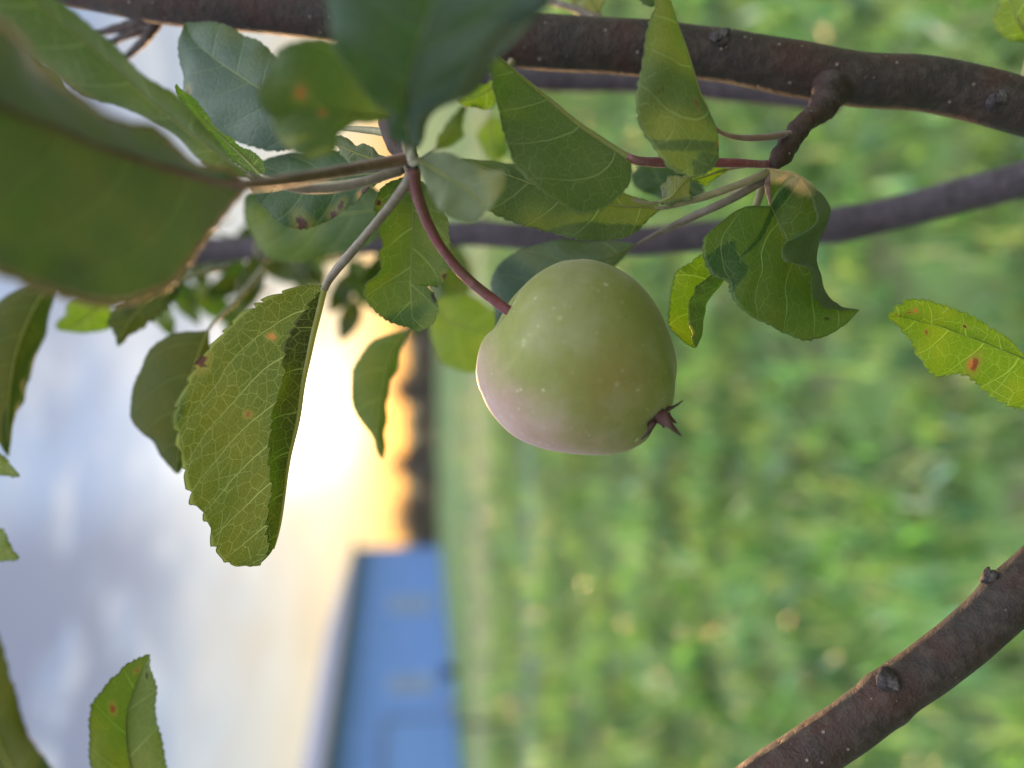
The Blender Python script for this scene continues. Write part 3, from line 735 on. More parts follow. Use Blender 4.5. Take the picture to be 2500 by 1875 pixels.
leaf('tiny green leaf tip poking in at the side edge beneath the dark blurred sky-side leaf',
     [rail('-70,1090 -30,1095 5,1112 30,1138 48,1162', .24, .238, .236), rail('-70,1110 -30,1125 10,1145 48,1163', .24, .236),
      rail('-70,1140 -30,1158 10,1163 48,1164', .24, .236)],
     [-1, 0, 1], L_MID, show='under', teeth=8, tooth=.0004, seed=26, N=80, Mh=6, stalk=rail('-620,760 -420,960 -240,1085 -130,1118 -95,1112', .262, .256, .250, .243, .241))
leaf('tiny notched leaf tip with a hole at the side edge above the lilac cloud',
     [rail('-80,1280 -20,1290 15,1300 25,1335 46,1362', .24, .238, .236), rail('-80,1310 -30,1325 10,1345 46,1363', .24, .236),
      rail('-80,1340 -30,1368 10,1368 46,1364', .24, .236)],
     [-1, 0, 1], L_MID, show='under', teeth=6, tooth=.0008, seed=27, N=80, Mh=6, stalk=rail('-640,900 -480,1130 -280,1262 -150,1300 -100,1308', .262, .256, .250, .243, .241))

# small leaves round the spurs
leaf('tiny whitish downy leaf curled beside the olive stalk, near the spur',
     [rail('1610,492 1618,455 1640,432 1668,424 1684,432', .206, .205, .204, .204), rail('1610,494 1640,478 1662,455 1684,434', .206, .203, .203, .204),
      rail('1612,496 1650,502 1672,492 1683,465 1685,436', .206, .206, .205, .204)],
     [-1, 0, 1], L_PALE, show='under', teeth=10, tooth=.0003, seed=28, N=80, Mh=7, stalk=rail('1545,486 1580,496', .207, .206), stalk_r=(.0006, .0005), rib=(.0004, .0002))
leaf('slender small green leaf lying along the red stalk by the spur',
     [rail('1776,410 1750,408 1725,412 1700,425 1689,440', .207, .206, .205), rail('1776,412 1740,424 1712,434 1688,441', .207, .205, .205), rail('1776,415 1755,432 1725,446 1700,446 1688,442', .207, .206, .205)],
     [-1, 0, 1], L_LIME, show='top', teeth=10, tooth=.0003, seed=29, N=80, Mh=7, stalk=rail('1835,404 1800,408', .206, .207), stalk_r=(.0006, .0005), rib=(.0004, .0002))
leaf('dim dark green leaf behind the tiny whitish curled leaf',
     [rail('1720,470 1690,415 1640,395 1580,400 1540,425', .250, .255, .258), rail('1720,475 1650,450 1590,440 1540,430', .250, .254, .258), rail('1720,480 1670,490 1600,480 1555,460 1540,432', .25, .256, .258)],
     [-1, 0, 1], L_DARK, show='top', teeth=16, tooth=.0003, seed=30, N=100, Mh=8, stalk=rail('1840,450 1770,470', .230, .244))
leaf('small toothed green leaf peeping out between the blurred top leaf and the thick branch',
     [rail('1215,205 1213,235 1200,262 1175,266 1140,258 1118,248', .228, .227, .226), rail('1216,200 1185,225 1150,240 1117,247', .228, .226, .226), rail('1212,196 1175,200 1140,215 1116,245', .228, .230, .226)],
     [-1, 0, 1], L_LIME, show='top', teeth=12, tooth=.0006, seed=31, N=90, Mh=8, stalk=rail('1250,150 1235,175', .232, .230))
leaf('blurred olive leaf between the knot and the toothed underside leaf',
     [rail('1062,362 1075,330 1100,285 1135,258', .270, .272, .275), rail('1064,364 1090,340 1118,300 1137,258', .270, .272, .275), rail('1066,366 1105,355 1130,320 1139,260', .270, .274, .275)],
     [-1, 0, 1], L_MID, show='under', teeth=10, tooth=.0002, seed=32, N=80, Mh=7, stalk=rail('1020,400 1045,382', .245, .262))
leaf('hazy yellow-olive blurred leaf in the green gap by the arching-veined leaf',
     [rail('1190,285 1172,310 1170,350 1185,385 1205,398', .330, .330), rail('1195,284 1200,320 1204,360 1207,398', .330, .328), rail('1205,285 1235,305 1242,350 1230,385 1210,398', .330, .332)],
     [-1, 0, 1], L_LIME, show='under', teeth=10, tooth=.0002, seed=33, N=80, Mh=7, stalk=rail('1200,200 1198,250', .330, .330))
leaf('pale blurred leaf in the top corner over the grass with a paler folded half',
     [rail('2520,110 2480,100 2445,85 2428,55 2430,20 2445,-30', .235, .233, .232), rail('2522,105 2495,70 2475,30 2447,-32', .235, .231, .232), rail('2525,100 2530,60 2510,10 2450,-32', .233, .229, .232)],
     [-1, 0, 1], L_LIME, show='under', teeth=12, tooth=.0003, seed=34, N=90, Mh=8, stalk=rail('2500,210 2508,150', .224, .232))
leaf('bluish leaf above the thick branch cut off by the top edge',
     [rail('1462,38 1440,30 1405,15 1385,-20 1390,-70', .250, .250), rail('1463,36 1445,5 1425,-30 1392,-72', .250, .247), rail('1465,34 1475,-5 1450,-50 1394,-73', .250, .250)],
     [-1, 0, 1], L_PALE, show='under', teeth=12, tooth=.0003, seed=35, N=90, Mh=8, stalk=rail('1480,70 1470,50', .245, .249), stalk_mat=ST_RED)
leaf('dark toothed leaf end at the top edge beside the yellow-green standing leaf',
     [rail('1545,-90 1550,-40 1560,-5 1570,12', .225, .225), rail('1575,-90 1582,-40 1586,0 1588,18', .225, .224), rail('1620,-90 1625,-40 1612,5 1600,16', .225, .226)],
     [-1, 0, 1], L_DARK, show='top', teeth=10, tooth=.0005, seed=36, N=80, Mh=7)
leaf('pale blue-grey blurred leaf glimpsed between the long narrow leaf and the huge blurred leaf',
     [rail('210,262 180,235 130,180 90,140 60,120', .230, .228), rail('205,268 160,230 110,190 58,122', .230, .226), rail('200,275 140,245 90,205 56,124', .230, .228)],
     [-1, 0, 1], L_PALE, show='top', teeth=10, tooth=.0003, seed=37, N=80, Mh=7)
leaf('grey-green downy small leaf lying behind the knot where the stalks meet',
     [rail('955,395 920,375 870,345 835,335 810,340', .205, .206, .207), rail('955,400 910,388 860,370 810,345', .205, .204, .207), rail('955,404 900,402 850,392 812,350', .205, .206, .207)],
     [-1, 0, 1], L_PALE, show='under', teeth=12, tooth=.0003, seed=38, N=90, Mh=8, stalk=rail('1000,405 975,402', .193, .200))

# dim far leaves that break up the bright sky behind the cluster
far_spots = [(520, 745, 75, 40, .42, 'small dim leaf shape between bright sky gaps left of the folded hanging leaf'),
             (455, 590, 70, 150, .46, 'dim leaf silhouette beside the orange lit edge of the huge blurred leaf'),
             (575, 800, 70, 95, .40, 'dim leaf lump above the shoulder of the folded hanging leaf'),
             (700, 655, 95, 20, .44, 'dim olive leaf over the glowing gap above the hanging leaf stalk'),
             (770, 665, 55, 70, .47, 'dim leaf streak beside the downy stalk of the hanging leaf'),
             (850, 780, 60, 110, .45, 'dim pointed leaf in the peach coloured glow beside the glossy hanging leaf'),
             (890, 700, 80, 60, .40, 'dim leaf behind the glossy hanging leaf, peach glow around it'),
             (640, 560, 80, 160, .43, 'dim leaf behind the broad dim leaf, bright gaps below'),
             (1110, 690, 90, 95, .42, 'dim blue-green leaf behind the red fruit stalk'),
             (1020, 760, 70, 100, .48, 'dim leaf behind the tip of the glossy hanging leaf'),
             (1060, 600, 80, 30, .45, 'dim leaf on the purple branch behind the fruit stalk'),
             (480, 660, 60, 60, .50, 'small dim leaf near the ragged dark leaf in the bright gaps'),
             (1150, 560, 70, 170, .47, 'dim leaf by the brown node of the purple branch above the apple'),
             (960, 640, 95, 150, .36, 'dim broad leaf between the glossy hanging leaf and the purple branch'),
             (905, 560, 90, 60, .38, 'dim leaf behind the downy stalk, above the peach glow'),
             (560, 690, 70, 150, .41, 'dim leaf crossing the bright gaps above the folded hanging leaf'),
             (395, 770, 60, 60, .33, 'dim leaf between the ragged dark leaf and the drooping dark leaf'),
             (470, 520, 62, 120, .36, 'dim leaf filling the gap just under the midrib end of the huge blurred leaf'),
             (545, 640, 72, 20, .39, 'dim leaf lying across the purple branch in the bright gaps'),
             (612, 690, 66, 100, .34, 'dim leaf hanging over the shoulder of the folded hanging leaf'),
             (450, 735, 66, 60, .37, 'dim leaf above the drooping dark leaf among white gaps'),
             (585, 745, 50, 150, .44, 'tiny dim leaf in the white gaps over the folded hanging leaf'),
             (640, 610, 70, 8, .46, 'dim leaf at the purple branch end under the broad dim leaf'),
             (430, 660, 52, 80, .42, 'dim small leaf touching the orange lit edge of the huge blurred leaf'),
             (745, 720, 52, 75, .43, 'dim small leaf against the peach glow beside the downy stalk'),
             (832, 712, 60, 120, .41, 'dim leaf between the downy stalk and the glossy hanging leaf'),
             (790, 612, 80, 5, .40, 'dim leaf under the tip of the broad dim leaf, peach glow below'),
             (690, 590, 100, 5, .37, 'dim leaf along the purple branch under the broad dim leaf')]
for i, (x, y, L_, a, d, lab) in enumerate(far_spots):
    c, s = math.cos(R(a)), math.sin(R(a))
    hw = L_ * .48
    def q(t, w_): return P(x + (t * L_ * c - w_ * s), y + (t * L_ * s + w_ * c), d + .01 * math.sin(3 * t + i))
    ms = np.linspace(-1, 1, 7)
    prof = [hw * (1 - abs(t) ** 2.2) * (1 - .15 * t) for t in ms]
    leaf(lab, [np.array([q(t, -p_) for t, p_ in zip(ms, prof)]), np.array([q(t, 0) + FWD * .004 for t in ms]), np.array([q(t, p_ * .8) for t, p_ in zip(ms, prof)])],
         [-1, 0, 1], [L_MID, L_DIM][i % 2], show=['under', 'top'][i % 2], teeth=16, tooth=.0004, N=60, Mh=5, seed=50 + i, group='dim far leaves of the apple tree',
         stalk=np.array([q(-1.7, -hw * .2), q(-1.3, 0)]))

# ------------------------------------------------------------------ branches
def branch(name, label, path, radii, mat, lump=.035, n=160, sides=36, seed=0, bumps=()):
    V, F = tube_geo(path, radii, n=n, sides=sides, lump=lump, seed=seed, bumps=bumps)
    o = link(name, V, F, mat, path[0])
    return tag(o, label, 'branch', 'branches of the apple tree')

def bud(parent, at, normal, along, size=.004, mat=None, label=None, seed=0):
    """a dark winter bud: a low collar of bark with overlapping scales"""
    rg = np.random.default_rng(seed + 77)
    n_ = np.array(normal, float); n_ /= np.linalg.norm(n_)
    a_ = np.array(along, float); a_ = a_ - n_ * np.dot(a_, n_); a_ /= np.linalg.norm(a_)
    b_ = np.cross(n_, a_); at = np.array(at)
    V, F = [], []
    def blob(c, ra, rb, rn, tilt, jag):
        o = len(V); R_, S_ = 7, 12
        for i in range(R_ + 1):
            ph = math.pi * i / R_
            for k in range(S_):
                th = 6.2832 * k / S_
                q = 1 + jag * math.sin(3 * th + c[0] * 9) * math.sin(ph) + jag * .6 * rg.normal() * math.sin(ph)
                x, y, z = ra * math.sin(ph) * math.cos(th) * q, rb * math.sin(ph) * math.sin(th) * q, rn * math.cos(ph)
                x, z = x * math.cos(tilt) + z * math.sin(tilt), -x * math.sin(tilt) + z * math.cos(tilt)
                V.append(at + a_ * (c[0] + x) + b_ * (c[1] + y) + n_ * (c[2] + z))
        for i in range(R_):
            for k in range(S_):
                k2 = (k + 1) % S_
                F.append((o + i*S_ + k, o + i*S_ + k2, o + (i+1)*S_ + k2, o + (i+1)*S_ + k))
    s_ = size
    blob((0, 0, -.35 * s_), s_ * 1.15, s_ * .95, s_ * .55, 0, .10)
    for i in range(7):
        t = i / 6
        blob((s_ * (-.55 + 1.05 * t) + rg.normal() * s_ * .06, rg.normal() * s_ * .22, s_ * (.02 + .30 * t)), s_ * (.55 - .18 * t), s_ * (.62 - .34 * t), s_ * .16, -.55 - .25 * t, .16)
    o = link('bud', V, F, mat or BUD, at, parent)
    if label: o['label'] = label
    return o

k1 = .225 / FPX
main_p = rail('-900,-270 -150,-95 200,-48 400,-8 700,18 1000,58 1300,100 1500,113 1700,128 1800,140 1950,168 2100,196 2250,205 2370,228 2500,262 2750,320',
              .256, .245, .244, .242, .240, .238, .236, .234, .232, .230, .228, .226, .225, .224, .223, .222)
main_b = branch('apple_branch', 'thick red-brown apple branch with pale dots across the top, one downy spur below',
                main_p, [70 * k1, 74 * k1, 73 * k1, 72 * k1, 72 * k1, 71 * k1, 68 * k1, 67 * k1, 69 * k1, 70 * k1, 67 * k1, 63 * k1, 64 * k1, 65 * k1, 64 * k1, 66 * k1], BARK, seed=3,
                bumps=[(.71, .05, .02), (.80, .04, .015)])
# spur carrying the right-hand leaves
spV, spF = tube_geo(rail('2030,215 2008,262 1985,285 1960,302 1940,330 1922,358 1903,385 1884,410', .222, .216, .212, .210, .208, .206, .205), [.0056, .0041, .0032, .0029, .0027, .0026, .0027, .0016],
                    n=110, sides=26, lump=.09, seed=5, hairs=260, hl=.0006, bumps=[(.22, .22, .02), (.30, .16, .018), (.36, .14, .014), (.43, .10, .014), (.62, .12, .02), (.76, .16, .02), (.9, .2, .05)])
sp1 = link('spur', spV, spF, BARK, P(2030, 215, .222), main_b)
sp1['label'] = 'ringed woody spur holding the leaf stalks'
spV, spF = tube_geo(rail('960,90 965,180 955,260 950,300 975,350 1003,385 1010,405', .222, .214, .205, .198, .192, .187, .185), [.0042, .0036, .0030, .0026, .0026, .0029, .0016],
                    n=60, sides=18, lump=.10, seed=6, bumps=[(.55, .2, .03), (.85, .2, .06)])
sp2 = link('spur', spV, spF, BARK, P(960, 90, .222), main_b)
sp2['label'] = 'dark knotted spur where the fruit stalk starts'
ax = main_p[7] - main_p[6]
bud(main_b, P(1762, 88, .2235), -FWD + CY * .55, CX, .0031, label='dark scaly bud near the standing leaf')
bud(main_b, P(2440, 238, .2166), -FWD + CY * .1, CX * -1 - CY * .5, .0036, label='silvery scaled bud in a round scar')
bud(main_b, P(2205, 141, .226), CY, CX, .0024)
bud(sp1, P(1990, 292, .207), -FWD - CY * .6, CX, .0022)

low_p = rail('1720,2030 1880,1905 2040,1798 2190,1685 2330,1585 2450,1475 2560,1375 2700,1250', .208, .207, .206, .205, .204, .204, .205)
low_b = branch('apple_branch', 'red-brown slanting branch crossing the lower corner over the grass', low_p, [.0073, .0072, .0070, .0068, .0067, .0068, .0069], BARK, lump=.03, seed=9,
               bumps=[(.44, .06, .018), (.74, .05, .02)])
bud(low_b, P(2172, 1664, .2000), -FWD + CY * .25, CX * .3 - CY, .0031, label='flat grey bud scar with dark scales')
bud(low_b, P(2412, 1402, .2045), CY - CX * .7, CX + CY, .0022)

mid_p = rail('2700,360 2500,438 2350,475 2200,515 2050,548 1900,566 1700,578 1550,590 1400,588 1250,575 1150,568 1050,578 900,592 700,600 480,612 200,600 -500,540', .300, .308, .316, .322, .328, .334, .340, .346, .352, .36, .37)
branch('apple_branch', 'blurred purple-grey branch running behind the apple and the rolled leaf', mid_p, [.0074, .0072, .0068, .0063, .0058, .0054, .0052, .0056, .0060, .0056, .0046, .0044], BARK_GREY, lump=.05, seed=12,
       bumps=[(.665, .3, .015), (.17, .12, .01)])
back_p = rail('900,150 1150,182 1300,193 1500,196 1700,212 1900,235 2050,250', .34, .34, .34, .335, .33)
branch('apple_branch', 'blurred bluish branch just visible below the thick branch', back_p, [.0052, .0052, .0050, .0046, .004], BARK_GREY, lump=.05, seed=13)
twig_p = rail('215,95 270,72 330,52 380,30', .262, .256, .250)
for i, (s_, lab) in enumerate([('215,92 260,76 330,58 385,20', 'short brown twig stub nearest the long narrow leaf, under the thick branch'),
                               ('248,120 290,95 345,68 392,20', 'middle one of three brown twig stubs fanning under the thick branch'),
                               ('295,150 330,120 362,85 398,20', 'lowest of three brown twig stubs fanning under the thick branch')]):
    p_ = rail(s_, .268, .262, .255, .246)
    V, F = tube_geo(p_, [.0010, .0013, .0020, .0022], n=30, sides=12, lump=.12, seed=20 + i)
    o = link('twig', V, F, BARK, p_[0]); tag(o, lab, 'twig', 'twig stubs under the thick branch')
p_ = rail('1320,-20 1345,2 1400,20 1470,52', .252, .25, .247)
V, F = tube_geo(p_, [.0010, .0012, .0014], n=30, sides=12, lump=.08, seed=30)
tag(link('twig', V, F, ST_GREY, p_[0]), 'downy grey-mauve twig above the thick branch at the top edge', 'twig')
p_ = rail('2500,230 2508,160 2515,110', .226, .230, .234)

# ------------------------------------------------------------------ the apple
def apple():
    m, T, out = new_mat('apple_skin')
    oc = T.n('ShaderNodeTexCoord').outputs['Object']
    n0 = T.noise(oc, 32, 3); n1 = T.noise(oc, 130, 4); n2 = T.noise(oc, 900, 3)
    col = T.mix(T.sstep(n0, .35, .66), (.178, .202, .044), (.215, .228, .070))
    sunny = -CX * .58 - CY * .78 + FWD * .18
    sd = T.math('DIVIDE', T.vmath('DOT_PRODUCT', oc, tuple(float(q) for q in sunny)), .026)
    bl = T.sstep(T.math('ADD', sd, T.math('MULTIPLY', T.math('SUBTRACT', n1, .5), .5)), .14, .95)
    col = T.mix(T.math('MULTIPLY', bl, .80), col, (.38, .23, .23))
    mott = T.noise(oc, 340, 4, .65)
    col = T.vmath('SCALE', col, scale=T.math('ADD', .86, T.math('MULTIPLY', mott, .28)))
    # second, browner blush lower on the cheek
    cc = P(1520, 945, .176); ctr = P(1424, 880, .2)
    dd = T.vmath('DISTANCE', oc, tuple(float(q) for q in (cc - ctr)))
    b2 = T.math('SUBTRACT', 1.0, T.sstep(T.math('ADD', dd, T.math('MULTIPLY', T.math('SUBTRACT', n1, .5), .010)), .001, .017))
    col = T.mix(T.math('MULTIPLY', b2, .34), col, (.33, .20, .085))
    # whitish bloom
    col = T.mix(T.math('MULTIPLY', T.sstep(T.noise(oc, 60, 4, .6), .42, .70), .20), col, (.40, .40, .31))
    vo = T.vor(oc, 210)
    rs_ = T.sepxyz(vo.outputs['Color'])
    dsz = T.math('MULTIPLY', T.sstep(rs_[0], .0, 1.0), .22)
    dot = T.math('MULTIPLY', T.math('SUBTRACT', 1.0, T.sstep(vo.outputs['Distance'], T.math('MULTIPLY', dsz, .4), T.math('ADD', dsz, .02))), T.sstep(rs_[1], .1, .9, .20, .60))
    col = T.mix(dot, col, (.50, .52, .34))
    vf = T.vor(T.vmath('ADD', oc, (.003, .017, .009)), 460)
    rf = T.sepxyz(vf.outputs['Color'])
    fsz = T.math('MULTIPLY', T.sstep(rf[0], .2, 1.0), .24)
    fd = T.math('MULTIPLY', T.math('SUBTRACT', 1.0, T.sstep(vf.outputs['Distance'], T.math('MULTIPLY', fsz, .3), T.math('ADD', fsz, .03))), T.sstep(rf[1], .0, 1.0, .18, .70))
    col = T.mix(fd, col, (.44, .45, .30))
    v2 = T.vor(T.vmath('ADD', oc, (.013, .007, .003)), 120)
    r2 = T.sepxyz(v2.outputs['Color'])
    spk = T.math('MULTIPLY', T.math('LESS_THAN', v2.outputs['Distance'], T.math('MULTIPLY', T.sstep(r2[0], .4, 1.0), .055)), .75)
    col = T.mix(spk, col, (.05, .035, .025))
    col = T.vmath('SCALE', col, scale=T.math('ADD', .92, T.math('MULTIPLY', n2, .16)))
    bp = T.n('ShaderNodeBump'); bp.inputs['Strength'].default_value = .12; bp.inputs['Distance'].default_value = .0004
    T.put(bp.inputs['Height'], T.math('ADD', n2, n1))
    pr = T.n('ShaderNodeBsdfPrincipled')
    T.put(pr.inputs['Base Color'], col); T.put(pr.inputs['Normal'], bp.outputs[0])
    T.put(pr.inputs['Roughness'], T.sstep(n1, .3, .7, .54, .72))
    pr.inputs['Specular IOR Level'].default_value = .26
    pr.inputs['Subsurface Weight'].default_value = .35; pr.inputs['Subsurface Scale'].default_value = 1.0
    pr.inputs['Subsurface Radius'].default_value = (.0035, .0030, .0010)
    pr.inputs['Sheen Weight'].default_value = .16; pr.inputs['Sheen Roughness'].default_value = .3
    pr.inputs['Sheen Tint'].default_value = (1.0, .93, .92, 1)
    T.put(out.inputs[0], pr.outputs[0])

    k = .2 / FPX
    prof = [(62, 4), (55, 9), (40, 14), (22, 24), (6, 42), (-5, 66), (-8, 92), (-1, 122), (12, 150), (28, 175), (60, 203), (100, 226), (150, 240), (200, 243), (260, 231),
            (315, 207), (368, 175), (410, 138), (434, 100), (446, 70), (447, 48), (440, 30), (430, 18), (422, 8), (420, 2)]
    pr_ = spline(np.array([(t, r, 0) for t, r in prof], float), 90)
    axis = CX * .805 - CY * .593 + FWD * .10; axis /= np.linalg.norm(axis)
    e1 = CX * .593 + CY * .805; e1 = e1 - axis * np.dot(e1, axis); e1 /= np.linalg.norm(e1)
    e2 = np.cross(axis, e1)
    S0 = P(1245, 760, .2)
    sd_ = 96
    V, F = [], []
    for (t, r, _) in pr_:
        for j in range(sd_):
            th = 2 * math.pi * j / sd_
            lob = 1 + .040 * math.cos(5 * th + .6) * max(0, min(1, (t - 180) / 220)) + .014 * math.cos(3 * th + 1.0) + .008 * math.cos(2 * th + 2)
            tt = t + 5 * math.cos(5 * th + .6) * max(0, min(1, (t - 360) / 80)) + (4 * math.cos(3 * th + .4) if t < 60 else 0)
            V.append(S0 + axis * tt * k + (e1 * math.cos(th) + e2 * math.sin(th)) * r * k * lob)
    n = len(pr_)
    for i in range(n - 1):
        for j in range(sd_):
            j2 = (j + 1) % sd_
            F.append((i*sd_ + j, (i+1)*sd_ + j, (i+1)*sd_ + j2, i*sd_ + j2))
    rg = np.random.default_rng(3)
    cen = S0 + axis * 210 * k
    for _ in range(900):     # sparse down, thicker round the stalk end
        i = int(8 + (n - 16) * rg.uniform() ** 1.8); j = rg.integers(0, sd_)
        p = np.array(V[i*sd_ + j]); d = p - cen; d /= np.linalg.norm(d)
        d = d + rg.normal(size=3) * .55; w_ = np.cross(d, rg.normal(size=3)); w_ /= np.linalg.norm(w_)
        o = len(V); L_ = .0008 * rg.uniform(.4, 1.3)
        V += [p - w_ * .00002, p + w_ * .00002, p + d * L_]; F.append((o, o + 1, o + 2))
    ctr = P(1424, 880, .2)
    root = link('apple', V, F, m, ctr)
    bm = bmesh.new(); bm.from_mesh(root.data); bmesh.ops.recalc_face_normals(bm, faces=bm.faces); bm.to_mesh(root.data); bm.free()
    tag(root, 'small unripe green apple with a pinkish blush hanging by a red stalk', 'apple')
    V, F = tube_geo(rail('1008,412 1014,455 1030,510 1058,572 1100,635 1150,688 1205,732 1250,764 1285,790', .186, .188, .191, .194, .197, .199, .2, .2, .2),
                    [.0017, .0015, .0014, .0013, .0013, .00135, .0014, .0015], n=70, sides=20, lump=.07, seed=4, hairs=500, hl=.0006)
    link('fruit_stalk', V, F, ST_RED, ctr, root)
    # dried calyx: a small cup with curled sepals
    seps = [('1600,1004 1622,1001 1645,993 1668,977', .0013, (.193, .191, .190)), ('1598,1006 1618,1020 1638,1040 1664,1065', .0036, (.190, .187, .188)),
            ('1602,1014 1592,1032 1584,1055 1564,1074', .0022, (.191, .188, .189)), ('1606,1010 1612,1026 1618,1038 1622,1046', .0016, (.196, .197, .198)),
            ('1608,1002 1624,1010 1640,1024 1652,1034', .0030, (.206, .207, .208))]
    ctr2 = P(1602, 1012, .196)
    cV, cF = tube_geo(np.array([ctr2 - axis * .003, ctr2 - axis * .0005, ctr2 + axis * .0012]), [.0016, .0020, .0017], n=10, sides=18, lump=.12, seed=8)
    cal = link('calyx', cV, cF, SEPAL, ctr2, root)
    for (s_, w_, ds) in seps:
        p_ = spline(rail(s_, *ds), 18)
        tan = np.gradient(p_, axis=0); tan /= np.linalg.norm(tan, axis=1)[:, None]
        wd = np.cross(tan, FWD + CX * .2); wd /= np.linalg.norm(wd, axis=1)[:, None]
        nr = np.cross(wd, tan)
        V, F = [], []
        for i in range(18):
            t = i / 17
            hw = w_ * .5 * (1 - t) ** .8 * (.75 + .5 * math.sin(3.1 * min(1, t * 1.6))) + .00012
            for jj, o_ in enumerate((-1, -.5, 0, .5, 1)):
                V.append(p_[i] + wd[i] * hw * o_ + nr[i] * (hw * .55 * (o_ * o_) + .0003 * math.sin(9 * t + 2 * o_)))
            for jj, o_ in enumerate((1, .5, 0, -.5, -1)):
                V.append(p_[i] + wd[i] * hw * o_ + nr[i] * (hw * .55 * (o_ * o_) + .0003 * math.sin(9 * t + 2 * o_) + .00035 * (1.1 - t)))
        for i in range(17):
            for j in range(10):
                j2 = (j + 1) % 10
                F.append((i*10 + j, i*10 + j2, (i+1)*10 + j2, (i+1)*10 + j))
        F.append(tuple(17*10 + j for j in range(10)))
        link('sepal', V, F, SEPAL, p_[0] * 1.0, cal)
        COL.objects[-1].location = Vector(p_[0] - np.array(ctr2))
    return root

SEPAL = stem_mat('dry_sepal', (.028, .018, .013), (.060, .018, .012), (.10, .065, .045), sheen=.0, rough=.7, scale=700)
apple()

# ------------------------------------------------------------------ the land
def ground_mat():
    m, T, out = new_mat('pasture')
    oc = T.n('ShaderNodeTexCoord').outputs['Object']
    n0 = T.noise(oc, .5, 4); n1 = T.noise(oc, 3.2, 5); n2 = T.noise(oc, 22, 5, .65)
    col = T.mix(T.sstep(n0, .35, .65), (.118, .230, .055), (.160, .262, .068))
    col = T.mix(T.math('MULTIPLY', T.sstep(n1, .48, .72), .7), col, (.085, .165, .060))
    col = T.mix(T.math('MULTIPLY', T.sstep(n2, .5, .8), .4), col, (.17, .18, .07))
    col = T.mix(T.math('MULTIPLY', T.sstep(T.noise(oc, 2.4, 3), .44, .62), .8), col, (.105, .080, .050))
    pr = T.n('ShaderNodeBsdfPrincipled'); T.put(pr.inputs['Base Color'], col); pr.inputs['Roughness'].default_value = .9
    bp = T.n('ShaderNodeBump'); bp.inputs['Strength'].default_value = 1.0; bp.inputs['Distance'].default_value = .06
    T.put(bp.inputs['Height'], n2); T.put(pr.inputs['Normal'], bp.outputs[0])
    T.put(out.inputs[0], pr.outputs[0])
    return m
gv, gf = [], []
rad = [0, 2, 5, 10, 20, 40, 80, 200, 600, 2500]
for i, r_ in enumerate(rad):
    for k in range(48):
        th = 6.28318 * k / 48
        gv.append((r_ * math.cos(th), r_ * math.sin(th), 0))
for i in range(len(rad) - 1):
    for k in range(48):
        k2 = (k + 1) % 48
        gf.append((i*48 + k, (i+1)*48 + k, (i+1)*48 + k2, i*48 + k2))
go = link('ground', gv, gf, ground_mat(), np.zeros(3)); tag(go, kind='structure')

def strip(name, px0, px1, mat, z):
    y0, y1 = G(px0, 937)[1], G(px1, 937)[1]
    V, F = [], []
    n = 60
    for i in range(n + 1):
        x = -60 + 120 * i / n
        w = .10 * math.sin(x * .7) + .06 * math.sin(x * 2.3)
        V += [(x, y0 + w, z), (x, y1 + w * .6, z)]
    for i in range(n): F.append((2*i, 2*i+1, 2*i+3, 2*i+2))
    o = link(name, V, F, mat, np.array([0, (y0 + y1) / 2, 0.0])); tag(o, kind='structure')
    return min(y0, y1), max(y0, y1)
Y1 = strip('path', 1152, 1196, simple_mat('dry_track', (.22, .21, .12), .95, 3), .004)
Y2 = strip('path', 1276, 1310, simple_mat('worn_track', (.080, .125, .080), .95, 3), .004)

